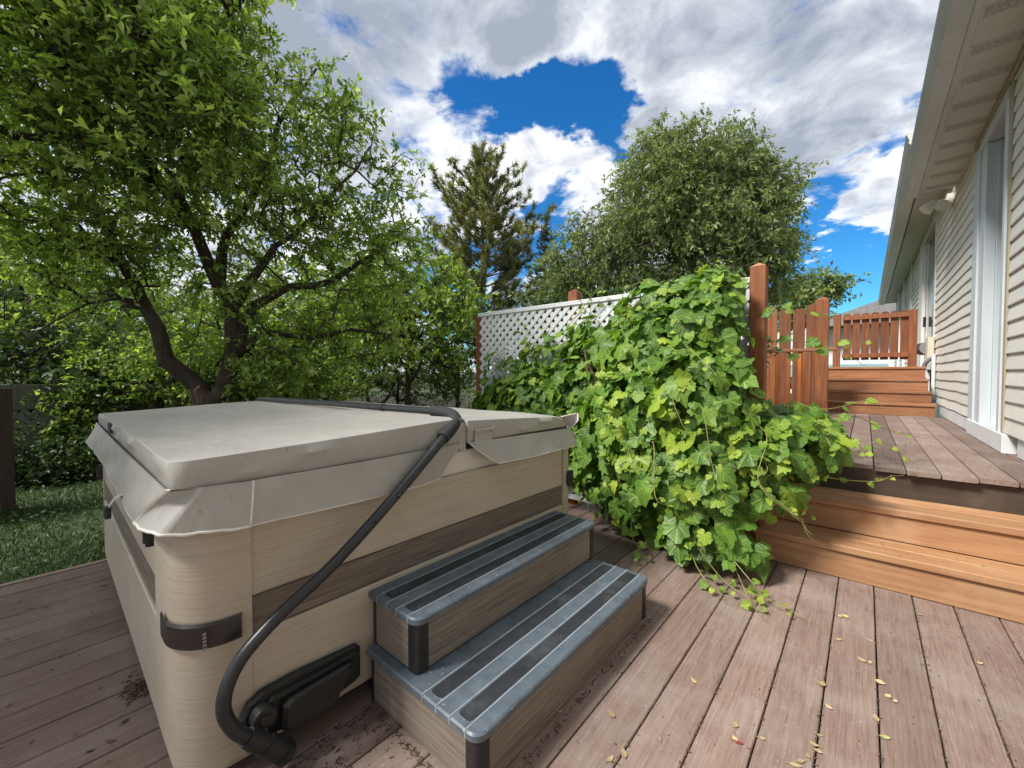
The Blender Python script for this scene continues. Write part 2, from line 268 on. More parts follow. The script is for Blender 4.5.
# ------------------------------------------------------------------ mesh helpers
class MB:
    def __init__(s): s.v = []; s.f = []; s.r = []; s.uv = None
    def add(s, vs, fs, r=None):
        o = len(s.v); s.v += [tuple(map(float, p)) for p in vs]; r = random.random() if r is None else r
        s.f += [tuple(i+o for i in f) for f in fs]; s.r += [r]*len(fs)
    def box(s, x0, x1, y0, y1, z0, z1, r=None):
        s.add([(x0,y0,z0),(x1,y0,z0),(x1,y1,z0),(x0,y1,z0),(x0,y0,z1),(x1,y0,z1),(x1,y1,z1),(x0,y1,z1)],
              [(0,3,2,1),(4,5,6,7),(0,1,5,4),(1,2,6,5),(2,3,7,6),(3,0,4,7)], r)
    def bbox(s, x0, x1, y0, y1, z0, z1, b=.003, r=None, axis='x'):
        "box with small chamfers along its long edges"
        b = min(b, abs(x1-x0)*.3, abs(y1-y0)*.3, abs(z1-z0)*.3)
        if axis == 'z': pts = [(x0+b,y0),(x1-b,y0),(x1,y0+b),(x1,y1-b),(x1-b,y1),(x0+b,y1),(x0,y1-b),(x0,y0+b)]; mk = lambda p, t: (p[0], p[1], t); a0, a1 = z0, z1
        elif axis == 'y': pts = [(x0+b,z0),(x0,z0+b),(x0,z1-b),(x0+b,z1),(x1-b,z1),(x1,z1-b),(x1,z0+b),(x1-b,z0)]; mk = lambda p, t: (p[0], t, p[1]); a0, a1 = y0, y1
        else: pts = [(y0+b,z0),(y1-b,z0),(y1,z0+b),(y1,z1-b),(y1-b,z1),(y0+b,z1),(y0,z1-b),(y0,z0+b)]; mk = lambda p, t: (t, p[0], p[1]); a0, a1 = x0, x1
        n = 8; vs = [mk(p, a0) for p in pts]+[mk(p, a1) for p in pts]
        fs = [(i, (i+1) % n, n+(i+1) % n, n+i) for i in range(n)]+[tuple(range(n-1, -1, -1)), tuple(range(n, 2*n))]
        s.add(vs, fs, r)
    def obox(s, c, ax, ay, az, r=None):
        "oriented box: centre and three half-axis vectors"
        c, ax, ay, az = map(np.array, (c, ax, ay, az)); vs = []
        for k in (-1, 1):
            for (i, j) in ((-1,-1),(1,-1),(1,1),(-1,1)): vs.append(c+ax*i+ay*j+az*k)
        s.add(vs, [(0,3,2,1),(4,5,6,7),(0,1,5,4),(1,2,6,5),(2,3,7,6),(3,0,4,7)], r)
    def tube(s, pts, rad, n=8, r=None, cap=True):
        pts = [np.array(p, float) for p in pts]; m = len(pts)
        rads = rad if hasattr(rad, '__len__') else [rad]*m
        vs = []; prev = None
        for i in range(m):
            t = pts[min(i+1, m-1)]-pts[max(i-1, 0)]; t = t/(np.linalg.norm(t)+1e-9)
            if prev is None:
                a = np.array([0, 0, 1.]) if abs(t[2]) < .9 else np.array([1., 0, 0]); u = np.cross(t, a)
            else: u = prev-t*np.dot(prev, t)
            u = u/(np.linalg.norm(u)+1e-9); prev = u; w = np.cross(t, u)
            for k in range(n):
                a = 2*PI*k/n; vs.append(pts[i]+(u*math.cos(a)+w*math.sin(a))*rads[i])
        fs = [(i*n+k, i*n+(k+1) % n, (i+1)*n+(k+1) % n, (i+1)*n+k) for i in range(m-1) for k in range(n)]
        if cap: fs += [tuple(range(n-1, -1, -1)), tuple((m-1)*n+k for k in range(n))]
        s.add(vs, fs, r)
    def prism(s, pts, h0, h1, axis=2, r=None):
        n = len(pts)
        def mk(p, t):
            return {2: (p[0], p[1], t), 1: (p[0], t, p[1]), 0: (t, p[0], p[1])}[axis]
        s.add([mk(p, h0) for p in pts]+[mk(p, h1) for p in pts], [(i, (i+1) % n, n+(i+1) % n, n+i) for i in range(n)]+[tuple(range(n-1, -1, -1)), tuple(range(n, 2*n))], r)
    def grid(s, fn, nu, nv, r=None):
        vs = [fn(i/nu, j/nv) for j in range(nv+1) for i in range(nu+1)]
        s.add(vs, [(j*(nu+1)+i, j*(nu+1)+i+1, (j+1)*(nu+1)+i+1, (j+1)*(nu+1)+i) for j in range(nv) for i in range(nu)], r)
    def build(s, name, m, parent=None, local=False, smooth=False, recalc=False):
        V = np.array(s.v, float).reshape(-1, 3)
        if parent is not None and not local:
            p = parent; off = np.zeros(3)
            while p is not None: off += np.array(p.location); p = p.parent
            V = V-off
        me = bpy.data.meshes.new(name); me.from_pydata(V.tolist(), [], s.f); 
        a = me.attributes.new('rnd', 'FLOAT', 'FACE'); a.data.foreach_set('value', np.array(s.r, np.float32))
        if s.uv is not None:
            ul = me.uv_layers.new(name='UVMap'); vi = np.zeros(len(me.loops), np.int32); me.loops.foreach_get('vertex_index', vi)
            ul.data.foreach_set('uv', np.array(s.uv, np.float32)[vi].ravel())
        if recalc:
            import bmesh
            bm = bmesh.new(); bm.from_mesh(me); bmesh.ops.recalc_face_normals(bm, faces=bm.faces); bm.to_mesh(me); bm.free()
        if smooth:
            me.polygons.foreach_set('use_smooth', np.ones(len(me.polygons), bool))
            if smooth != 'all': me.set_sharp_from_angle(angle=math.radians(35))
        me.materials.append(m); me.update()
        o = bpy.data.objects.new(name, me); COL.objects.link(o)
        if parent is not None: o.parent = parent
        return o
def fastmesh(name, V, F, R, m, parent=None, off=(0, 0, 0), uv=None, k=4, smooth=False):
    "V (n,3), F (m,k) numpy arrays -> object"
    me = bpy.data.meshes.new(name); n, q = len(V), len(F)
    me.vertices.add(n); me.vertices.foreach_set('co', (V-np.array(off)).astype(np.float32).ravel())
    me.loops.add(q*k); me.loops.foreach_set('vertex_index', F.astype(np.int32).ravel())
    me.polygons.add(q); me.polygons.foreach_set('loop_start', np.arange(0, q*k, k, dtype=np.int32))
    me.update(calc_edges=True)
    a = me.attributes.new('rnd', 'FLOAT', 'FACE'); a.data.foreach_set('value', R.astype(np.float32))
    if uv is not None:
        ul = me.uv_layers.new(name='UVMap'); ul.data.foreach_set('uv', uv[F.ravel()].astype(np.float32).ravel())
    if smooth: me.polygons.foreach_set('use_smooth', np.ones(q, bool))
    me.materials.append(m); me.validate()
    o = bpy.data.objects.new(name, me); COL.objects.link(o)
    if parent is not None: o.parent = parent
    return o
def tag(o, label=None, cat=None, group=None, kind=None):
    if label: o['label'] = label
    if cat: o['category'] = cat
    if group: o['group'] = group
    if kind: o['kind'] = kind
    return o
def thing(name, loc, label, cat, group=None, rz=0):
    o = bpy.data.objects.new(name, None); COL.objects.link(o); o.location = loc; o.rotation_euler = (0, 0, rz); o.empty_display_size = .2
    return tag(o, label, cat, group)
def copy_tree(o, parent=None):
    c = o.copy(); COL.objects.link(c); c.parent = parent
    for ch in [x for x in bpy.data.objects if x.parent == o]: copy_tree(ch, c)
    return c
def rounded(x0, x1, y0, y1, r, n=5, corners=(1, 1, 1, 1)):
    "rounded rectangle outline; corners order: (x0,y0),(x1,y0),(x1,y1),(x0,y1)"
    out = []
    for (cx, cy, a0, on, px, py) in ((x0+r, y0+r, PI, corners[0], x0, y0), (x1-r, y0+r, 1.5*PI, corners[1], x1, y0), (x1-r, y1-r, 0, corners[2], x1, y1), (x0+r, y1-r, .5*PI, corners[3], x0, y1)):
        if not on: out.append((px, py)); continue
        for i in range(n+1): a = a0+PI/2*i/n; out.append((cx+r*math.cos(a), cy+r*math.sin(a)))
    return out
def smooth_path(pts, n=8):
    "Catmull-Rom"
    P = [np.array(p, float) for p in pts]; P = [2*P[0]-P[1]]+P+[2*P[-1]-P[-2]]; out = []
    for i in range(1, len(P)-2):
        for j in range(n):
            t = j/n; a, b, c, d = P[i-1], P[i], P[i+1], P[i+2]
            out.append(.5*((2*b)+(c-a)*t+(2*a-5*b+4*c-d)*t*t+(-a+3*b-3*c+d)*t**3))
    out.append(P[-2]); return out

# ================================================================== GROUND
b = MB(); nx = 60
def gfun(u, v):
    x = -400+800*u; y = -400+800*v; return (x, y, -.14)
b.add([(-600, -600, -.14), (600, -600, -.14), (600, 600, -.14), (-600, 600, -.14)], [(0, 1, 2, 3)])
tag(b.build('ground', M['soil']), kind='structure')

# lower deck
b = MB(); P = .1465; X0 = -.3865
k0 = int(math.ceil((-3.50-X0)/P))
for k in range(k0, 26):
    xa = X0+k*P+.0024; xb = X0+(k+1)*P-.0024
    cuts = [-2.6, 3.4]
    if k % 3 == 0: cuts = [-2.6, (-1.1, .35, 1.9)[k % 9//3], 3.4]
    elif k % 3 == 1 and k < -9: cuts = [-2.6, -.55, 3.4]
    for i in range(len(cuts)-1):
        sub = np.linspace(cuts[i]+.002, cuts[i+1]-.002, 2); r = random.uniform(0, .25) if xa < -1.2 else random.uniform(.35, 1); dz = random.uniform(-.0012, .0012)  # left boards toned darker, painting in the shade on that side
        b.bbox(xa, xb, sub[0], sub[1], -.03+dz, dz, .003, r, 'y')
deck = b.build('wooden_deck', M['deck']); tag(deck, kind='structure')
b = MB(); b.box(-3.485, 3.6, -2.6, 3.4, -.11, -.045)
tag(b.build('deck_underside', M['dirt']), kind='structure')
b = MB(); b.bbox(-3.53, -3.492, -2.62, 3.4, -.138, -.002, .003, None, 'y')
tag(b.build('deck_edge_board', M['deck']), kind='structure')

# ================================================================== WOODEN STEPS UP TO RAISED DECK
SXL, SXR = -.50, .98
t = thing('deck_stairs', (0, 2.9, 0), 'low run of two reddish wooden steps up to the raised deck beside the grape vine', 'steps')
for i, (ya, za, zb) in enumerate(((2.90, .003, .150), (3.155, .192, .335))):
    b = MB(); b.bbox(SXL, SXR, ya, ya+.035, za, zb-.004, .002, None, 'x'); b.build('riser', M['redwood'], t)
    b = MB(); yb = ya+.255 if i == 0 else 3.452
    mid = (ya-.018+yb)/2
    b.bbox(SXL-.01, SXR, ya-.018, mid-.002, zb, zb+.04, .005, None, 'x'); b.bbox(SXL-.01, SXR, mid+.002, yb, zb, zb+.04, .005, None, 'x')
    b.build('tread', M['redwood'], t)
b = MB(); b.bbox(SXL+.002, SXL+.04, 2.936, 3.45, .003, .149, .003, None, 'y'); b.build('stringer', M['redwood'], t)
b = MB(); b.bbox(SXL+.002, SXL+.04, 3.191, 3.45, .192, .334, .003, None, 'y'); b.build('stringer', M['redwood'], t)

# raised deck
b = MB(); k = 0
xs = .05
for k in range(-12, 7):
    xa = xs+k*P+.003; xb = xs+(k+1)*P-.003
    if xb > .93: continue
    yf = 3.425 + (.0 if k not in (1, 2) else -.02) + (.03 if k in (-1,) else 0)
    if k == 2:
        b.bbox(xa, xb, 4.05, 7.72, .527, .555, .003, random.random(), 'y'); b.bbox(xa, xb, yf, 4.045, .526, .554, .003, random.random(), 'y')
    else: b.bbox(xa, xb, yf, 7.72, .527, .555, .003, random.random(), 'y')
tag(b.build('raised_deck', M['deck']), kind='structure')
b = MB(); b.bbox(-1.7, .97, 3.456, 3.494, .06, .522, .003, None, 'x'); b.build('raised_deck_fascia', M['fascia']); tag(bpy.data.objects['raised_deck_fascia'], kind='structure')
b = MB(); b.box(-1.68, .9, 3.5, 7.7, .0, .51); tag(b.build('raised_deck_frame', M['dirt']), kind='structure')

# far stairs (four risers)
t = thing('deck_stairs', (.1, 7.7, .555), 'far flight of four reddish wooden steps at the end of the raised deck', 'steps')
zs = [.558, .725, .885, 1.055, 1.235]
for i in range(4):
    y = 7.72+.27*i
    b = MB(); b.bbox(-.60+.01*i, .70-.012*i, y, y+.03, zs[i], zs[i+1]-.036, .002, None, 'x'); b.build('riser', M['darkwood'], t)
    b = MB(); b.bbox(-.62, .71-.012*i, y-.02, y+(.268 if i < 3 else 1.6), zs[i+1]-.034, zs[i+1], .004, None, 'x'); b.build('tread', M['darkwood'], t)

# top railing panel
Yr = 9.15
t = thing('wooden_railing', (0, Yr, 1.235), 'brown board railing with narrow gaps standing on top of the far steps', 'railing')
def pxX(px, Y):
    u = (px-512)/FPX; s, c = math.sin(YAW), math.cos(YAW); return Y*(u*c-s)/(u*s+c)
ztop = 2.13
for px in (836, 911.5):
    x = pxX(px, Yr); b = MB(); b.bbox(x-.05, x+.05, Yr-.06, Yr+.05, 1.236, ztop+.02, .006, None, 'z'); b.build('post', M['redwood_v'], t)
xa, xb = pxX(838, Yr)+.05, pxX(908.5, Yr)-.0
n = 7; w = (xb-xa)/n
for i in range(n):
    b = MB(); x0 = xa+w*i+.010; x1 = xa+w*(i+1)-.010; xm = (x0+x1)/2
    b.prism([(x0, 1.36), (x1, 1.36), (x1, ztop+.0), (x1-.03, ztop+.02), (x0+.03, ztop+.02), (x0, ztop)], Yr-.02, Yr, axis=1); b.build('picket', M['redwood_v'], t)
for (za, zb) in ((1.40, 1.47), (ztop-.09, ztop-.02)):
    b = MB(); b.bbox(xa, xb, Yr-.065, Yr-.024, za, zb, .004, None, 'x'); b.build('rail', M['redwood_v'], t)

# tall board fence left of the far steps
Yf = 7.35
t = thing('board_fence', (-.8, Yf, 0), 'tall reddish brown board fence between the vine and the far steps', 'fence')
edges = [(750, 762), (764, 776.5), (778.5, 790), (792, 804)]
for i, (p0, p1) in enumerate(edges):
    x0, x1 = pxX(p0, Yf), pxX(p1, Yf); z1 = 2.12-.01*i+random.uniform(-.015, .015)
    b = MB(); b.prism([(x0, .56), (x1, .56), (x1, z1-.04), (x1-.03, z1), (x0+.03, z1), (x0, z1-.04)], Yf, Yf+.025, axis=1); b.build('board', M['redwood_v'], t)
b = MB(); x0, x1 = pxX(805.5, Yf), pxX(816, Yf); b.prism([(x0, .56), (x1, .56), (x1, 2.17), (x0, 2.10)], Yf-.03, Yf+.0, axis=1); b.build('board', M['redwood_v'], t)
x0, x1 = pxX(815, Yf-.1), pxX(828, Yf-.1)
b = MB(); b.bbox(x0, x1, Yf-.13, Yf-.04, .56, 2.17, .005, None, 'z'); xm = (x0+x1)/2; b.add([(x0, Yf-.13, 2.17), (x1, Yf-.13, 2.17), (x1, Yf-.04, 2.17), (x0, Yf-.04, 2.17), (xm, Yf-.085, 2.215)], [(0, 1, 4), (1, 2, 4), (2, 3, 4), (3, 0, 4)]); b.build('post', M['redwood_v'], t)
b = MB(); b.bbox(pxX(750, Yf), pxX(815, Yf), Yf+.03, Yf+.07, .9, .99, .003, None, 'x'); b.build('rail', M['redwood_v'], t)
# short baluster railing in front
Yb = 6.5
t = thing('baluster_railing', (-.7, Yb, .555), 'low handrail on bright orange balusters in front of the tall board fence', 'railing')
b = MB(); b.bbox(pxX(742, Yb), pxX(836, Yb), Yb-.045, Yb+.045, 1.415, 1.455, .006, None, 'x'); b.build('handrail', M['darkwood'], t)
for px in (753, 765, 777, 788.5, 799.5):
    x = pxX(px, Yb); b = MB(); b.bbox(x-.02, x+.02, Yb-.02, Yb+.02, .68, 1.414, .003, None, 'z'); b.build('baluster', M['orange_v'], t)
b = MB(); b.bbox(pxX(742, Yb), pxX(812, Yb), Yb-.02, Yb+.02, .60, .678, .004, None, 'x'); b.build('bottom_rail', M['orange_v'], t)
x = pxX(807, Yb); b = MB(); b.bbox(x-.045, x+.045, Yb-.044, Yb+.044, .556, 1.413, .005, None, 'z'); b.build('post', M['redwood_v'], t)

# ================================================================== LATTICE SCREEN
YL = 2.97
t = thing('lattice_screen', (-1.8, YL, 0), 'white diagonal lattice privacy screen behind the hot tub, half covered by the vine', 'lattice')
def lattice(b, x0, x1, z0, z1, pitch, w, th, y, both=True, swap=False):
    for s in (1, -1):
        yo = y + (0 if s > 0 else th+.0005)
        c0 = min(x0*s, x1*s)+z0 if False else None
        # lines z = s*x + c
        cs = [z - s*x for x in (x0, x1) for z in (z0, z1)]
        c = min(cs)+pitch*.4; step = pitch*math.sqrt(2)
        while c < max(cs):
            pts = []
            for x in (x0, x1):
                z = s*x+c
                if z0 <= z <= z1: pts.append((x, z))
            for z in (z0, z1):
                x = (z-c)/s
                if x0 < x < x1: pts.append((x, z))
            if len(pts) >= 2:
                pts.sort(); p, q = np.array(pts[0]), np.array(pts[-1]); L_ = np.linalg.norm(q-p)
                if L_ > .03:
                    d = (q-p)/L_; n_ = np.array([-d[1], d[0]]); m_ = (p+q)/2; a = d*(L_/2)
                    if swap: b.obox((yo, m_[0], m_[1]), (0, a[0], a[1]), (0, n_[0]*w/2, n_[1]*w/2), (th/2, 0, 0))
                    else: b.obox((m_[0], yo, m_[1]), (a[0], 0, a[1]), (n_[0]*w/2, 0, n_[1]*w/2), (0, th/2, 0))
            c += step
ztR, ztL = 1.745, 1.705
b = MB(); lattice(b, -3.0, -.555, .1, 1.715, .0635, .0350, .0045, YL+.02); b.build('lattice_panel', M['white'], t)
for (za, zb) in ((1.712, 1.75), (.06, .10)):
    b = MB(); b.bbox(-3.02, -.562, YL+.006, YL+.046, za, zb, .004, None, 'x'); b.build('rail', M['white'], t)
for i, (x, zt, yy) in enumerate(((-.515, 1.82, YL-.005), (-1.92, 1.86, YL+.10), (-3.06, 1.75, YL+.10))):
    b = MB(); h = .044; b.bbox(x-h, x+h, yy-h, yy+h, .002, zt-.02, .004, None, 'z')
    p = b.build('post', M['redwood_v'], t)
    b = MB(); b.add([(x-h, yy-h, zt-.019), (x+h, yy-h, zt-.019), (x+h, yy+h, zt-.019), (x-h, yy+h, zt-.019), (x, yy, zt+.008)], [(0, 1, 4), (1, 2, 4), (2, 3, 4), (3, 0, 4), (3, 2, 1, 0)]); b.build('cap', M['cutwood'] if i == 0 else M['redwood_v'], p)

# ================================================================== HOUSE
H = thing('house', (2, 6, 0), 'single storey house clad in cream vinyl siding with a grey gutter along the raised deck', 'house')
WX = .785
def siding(y0, y1, z0, z1, wav=0.0, name='siding'):
    b = MB(); c = .116; n = max(1, int((y1-y0)/.12)); z = z0; i = 0
    ph = random.random()*6
    while z < z1-.01:
        zt_ = min(z+c, z1); ys = np.linspace(y0, y1, n+1); r = random.random()
        w = [wav*(.5*math.sin(3.1*y+ph+z*.8)+.5*math.sin(7.3*y+z*2+1.3*ph)) for y in ys]
        vs = []
        for y, d in zip(ys, w):
            vs += [(WX+.015, y, z+.001+d), (WX-.006+d*.3, y, z-.0015+d), (WX-.008+d*.3, y, z+.006+d), (WX+.004, y, zt_-.014+d), (WX+.010, y, zt_+.003+d)]
        fs = [(j*5+k, j*5+k+1, (j+1)*5+k+1, (j+1)*5+k) for j in range(n) for k in range(4)]
        fs += [(0, 1, 2, 3, 4), tuple(n*5+q for q in (4, 3, 2, 1, 0))]
        b.add(vs, fs, r); z += c; i += 1
    b.box(WX+.012, WX+.09, y0+.001, y1-.001, z0, z1)
    return b.build(name, M['siding'], H)
siding(-3.0, 4.655, .70, 3.28)
siding(6.03, 8.93, .70, 3.62, wav=.0045)
siding(4.62, 6.02, 3.26, 3.29)
siding(11.45, 13.2, .70, 3.62)
siding(13.5, 20.2, .70, 3.62)
b = MB(); b.box(WX+.17, 7, -3, 20.2, -.13, 3.66); b.build('wall', M['siding'], H)
# foundation trim boards
b = MB(); b.bbox(.755, .83, 4.57, 5.92, .558, .695, .004, None, 'y'); b.build('sill_board', M['white'], H)
b = MB(); b.bbox(.785, .83, 5.93, 8.3, .558, .685, .004, None, 'y'); b.bbox(.80, .86, -2, 4.40, .558, .69, .004, None, 'y'); b.build('skirt_board', M['white'], H)
# J channel, casing and jamb of first doorway
b = MB(); b.bbox(WX-.012, WX+.1, 4.66, 4.72, .70, 3.30, .003, None, 'z'); b.build('corner_channel', M['tan'], H)
d = MB(); d.bbox(WX-.022, WX+.1, 4.724, 4.80, .69, 3.16, .004, None, 'z'); d.bbox(WX-.026, WX+.02, 5.71, 5.772, .69, 3.20, .004, None, 'z'); d.bbox(WX-.014, WX+.1, 5.775, 6.02, .69, 3.26, .003, None, 'z')
d.bbox(WX-.022, WX+.1, 4.724, 5.70, 3.162, 3.255, .004, None, 'y')
door = d.build('door_frame', M['casing'], H)
d = MB(); d.bbox(WX-.012, WX+.055, 5.49, 5.70, .70, 3.155, .003, None, 'z'); d.bbox(WX+.0555, WX+.16, 5.47, 5.70, .70, 3.155, .003, None, 'z'); d.bbox(WX-.02, WX+.15, 4.801, 5.49, .66, .70, .004, None, 'y'); d.build('jamb', M['casing'], door)
d = MB(); d.box(WX+.14, WX+.16, 4.70, 5.48, .70, 3.16); d.build('door_glass', M['darkglass'], door)
b = MB(); b.bbox(WX-.02, WX+.10, -3, 6.02, 3.296, 3.352, .01, None, 'y'); b.build('frieze', M['tan'], H)
# second doorway
d = MB(); d.bbox(WX-.012, WX+.1, 8.94, 9.06, .70, 3.63, .003, None, 'z'); d.bbox(WX-.02, WX+.03, 10.75, 10.98, .70, 3.50, .003, None, 'z'); d.bbox(WX-.02, WX+.1, 10.99, 11.44, .70, 3.63, .003, None, 'z'); d.bbox(WX-.016, WX+.1, 9.07, 10.98, 3.50, 3.63, .003, None, 'y')
w2 = d.build('window_frame', M['siding'], H)
d = MB(); d.bbox(WX+.035, WX+.1, 10.6, 10.98, .70, 3.49, .003, None, 'z'); d.build('jamb', M['white'], w2)
d = MB(); d.box(WX+.05, WX+.10, 9.07, 10.6, 1.2, 3.48); d.build('pane', M['darkglass'], w2)
d = MB(); d.bbox(WX-.005, WX+.03, 10.60, 10.66, 1.98, 2.16, .006, None, 'z'); d.build('latch', M['black'], w2)
for (xo_, ya_, yb_) in ((.03, 13.22, 13.48), (.05, 15.2, 15.5), (.06, 17.4, 17.8)):
    b = MB(); b.bbox(WX-xo_, WX+.1, ya_, yb_, .7, 3.63, .004, None, 'z'); b.build('trim_board', M['white'], H)
# soffits
def soffit(y0, y1, z, xo, pitch, vents=True):
    b = MB(); vs_ = []; y = y0
    while y < y1-.02:
        ye = min(y+pitch, y1)
        b.bbox(xo+.04, WX+.02, y+.006, ye-.006, z, z+.02, .005, .5, 'x')
        b.box(xo+.04, WX+.02, y-.006, y+.006, z+.008, z+.02, .2)
        if vents: v = MB(); vs_.append(v); v.box(xo+.06, WX-.02, y+.02, y+.11, z-.003, z-.0005)
        y = ye
    b.bbox(xo, xo+.045, y0, y1, z-.006, z+.02, .004, .3, 'y')
    s_ = b.build('soffit', M['soffit'], H)
    for v in vs_: v.build('soffit_vent', M['vent'], s_)
soffit(-3, 7.2, 3.355, .455, .40)
soffit(7.28, 20.2, 3.655, .50, .40, False)
def gutter(y0, y1, z, xo, xi, hh):
    b = MB(); prof = [(xi, z), (xo+.035, z), (xo+.012, z+.03), (xo+.020, z+.055), (xo-.002, z+hh-.035), (xo-.008, z+hh-.02), (xo, z+hh), (xo+.012, z+hh), (xo+.008, z+hh-.018), (xi, z+hh-.03)]
    b.prism(prof, y0, y1, axis=1); return b.build('gutter', M['gutter'], H, recalc=True)
gutter(-3, 7.22, 3.33, .315, .45, .13)
gutter(6.3, 20.3, 3.63, .30, .48, .15)
b = MB(); b.prism([(.44, 3.38), (7, 5.2), (7, 5.1), (.46, 3.375)], -3, 7.2, axis=1); b.prism([(.47, 3.70), (7, 5.6), (7, 5.5), (.50, 3.68)], 7.2, 20.3, axis=1); b.build('roof', M['roof'], H, recalc=True)

# security lamp
t = thing('security_light', (.70, 7.6, 3.25), 'small off white twin security lamp under the house eave', 'lamp')
ctr = np.array([.66, 7.35, 3.26])
b = MB(); b.tube([(.76, 7.45, 3.34), (.74, 7.42, 3.28), ctr+[.02, 0, .0]], .018, 8); b.bbox(.72, .782, 7.35, 7.6, 3.22, 3.34, .01, None, 'z'); b.build('bracket', M['siding'], t)
def cone(b, c, d, r0, r1, l, n=18):
    c = np.array(c, float); d = np.array(d, float); d /= np.linalg.norm(d); b.tube([c, c+d*l*.25, c+d*l*.7, c+d*l], [r0, r0*1.25, r1*.9, r1], n)
b = MB(); cone(b, (.60, 7.2, 3.23), (-.65, -.15, -.75), .03, .068, .13); b.build('lamp_head', M['siding'], t, smooth=True)
b = MB(); cone(b, (.66, 7.35, 3.25), (.15, -.75, -.65), .035, .068, .10); b.build('lamp_head', M['siding'], t, smooth=True)
# electrical box
t = thing('utility_box', (.7, 9.05, 1.5), 'cream utility box with a round grey meter on the siding by the far steps', 'utility box')
b = MB(); b.bbox(.70, .775, 8.78, 9.10, 1.36, 1.68, .01, None, 'z'); b.build('box', M['cream'], t)
b = MB(); b.tube([(.735, 9.11, 1.53), (.69, 9.45, 1.53)], [.10, .10], 16); b.build('meter', M['grey'], t, smooth=True)
b = MB(); b.bbox(.735, .775, 8.60, 8.68, .70, 1.42, .01, None, 'z'); b.build('conduit', M['white'], t)
b = MB(); b.tube(smooth_path([(.74, 8.75, 1.36), (.68, 8.8, 1.28), (.66, 8.85, 1.1), (.70, 8.85, .98)], 5), .028, 8); b.build('cable', M['grey'], t, smooth=True)

# neighbour house
N2 = thing('neighbour_house', (-4, 34, 0), 'neighbouring pale house with a low grey shingle roof beyond the railing', 'house')
b = MB(); b.box(-8, 3, 30, 42, -.1, 3.7); b.build('wall', M['white'], N2)
b = MB(); b.prism([(-2.2, 3.75), (7, 3.75), (7, 6.6), (5, 6.6), (-2.2, 3.98)], 28.8, 43, axis=1); b.build('roof', M['roof'], N2, recalc=True)
b = MB(); b.box(-5.2, .9, 29.6, 29.9, .9, 1.62); b.build('lower_wall', M['teal'], N2)

# ================================================================== SPA
TX, TY, TR = -1.335, .232, math.radians(-.8)
SPA = thing('hot_tub', (TX, TY, 0), 'square hot tub cabinet in pale wood grain with a dark band standing on the deck', 'hot tub', rz=TR)
LX, LY = 2.17, 1.82
def spart(b, name, m, parent=None, **k): return b.build(name, m, parent or SPA, local=True, **k)
zb0, z1, z2, zt = .045, .385, .492, .705
# base
b = MB(); b.box(-LX+.05, -.05, .05, LY-.05, .001, .046); spart(b, 'base', M['black'])
def sidepanels(side):
    # side: 'right' along y at x=0 ; 'left' along x at y=0 ; 'back' y=LY ; 'far' x=-LX
    ends = {'right': (.165, LY-.09), 'far': (.1, LY-.1), 'left': (-LX+.09, -.325), 'back': (-LX+.1, -.1)}[side]
    def bx(b, a0, a1, lo, hi, out):
        if side == 'right': b.bbox(-.03, out, a0, a1, lo, hi, .004, None, 'y')
        if side == 'far': b.bbox(-LX-out, -LX+.03, a0, a1, lo, hi, .004, None, 'y')
        if side == 'left': b.bbox(a0, a1, -out, .03, lo, hi, .004, None, 'x')
        if side == 'back': b.bbox(a0, a1, LY-.03, LY+out, lo, hi, .004, None, 'x')
    a0, a1 = ends
    for nm, lo, hi, out, m in (('lower_panel', zb0, z1-.002, .004, 'tubwood'), ('band', z1, z2, -.004, 'tubband'), ('upper_panel', z2+.003, zt, .0, 'tubwood')):
        b = MB(); bx(b, a0, a1, lo, hi, out); spart(b, nm, M[m])
for s in ('right', 'left', 'back', 'far'): sidepanels(s)
def corner(cx, cy, r, ex, ey, sx, sy, name='corner_panel'):
    "rounded corner shell: corner at (cx,cy); arms run towards sx*x and sy*y by ex, ey"
    pts = [(cx+sx*ex, cy)]
    for i in range(13):
        a = PI/2*i/12; pts.append((cx+sx*(r-r*math.sin(a)), cy+sy*(r-r*math.cos(a))))
    pts.append((cx, cy+sy*ey))
    inner = [(p[0]+sx*.02*(1 if True else 0), p[1]+sy*.02) for p in pts]
    inner[0] = (pts[0][0], cy+sy*.02); inner[-1] = (cx+sx*.02, pts[-1][1])
    b = MB(); n = len(pts)
    zz = [.035, .045, .06, zt-.004]
    vs = []
    for z, ins in ((.03, .012), (.042, .002), (.06, 0), (zt, 0)):
        for p, q in zip(pts, inner): vs.append((p[0]+(q[0]-p[0])*ins/.02, p[1]+(q[1]-p[1])*ins/.02, z))
    for z in (.03, zt):
        for q in inner: vs.append((q[0], q[1], z))
    fs = [(k*n+i, k*n+i+1, (k+1)*n+i+1, (k+1)*n+i) for k in range(3) for i in range(n-1)]
    fs += [(4*n+i, 4*n+i+1, 5*n+i+1, 5*n+i) for i in range(n-1)] + [(3*n+i, 3*n+i+1, 5*n+i+1, 5*n+i) for i in range(n-1)] + [(i, i+1, 4*n+i+1, 4*n+i) for i in range(n-1)]
    fs += [(0, n, 2*n, 3*n, 5*n, 4*n), (n-1, 2*n-1, 3*n-1, 4*n-1, 6*n-1, 5*n-1)]
    b.add(vs, fs, .4); spart(b, name, M['tubwood'], smooth=True, recalc=True)
corner(.006, -.006, .12, .32, .17, -1, 1)
corner(.004, LY+.006, .05, .07, .09, -1, -1)
corner(-LX-.006, -.004, .05, .09, .09, 1, 1)
corner(-LX-.006, LY+.006, .05, .1, .1, 1, -1)
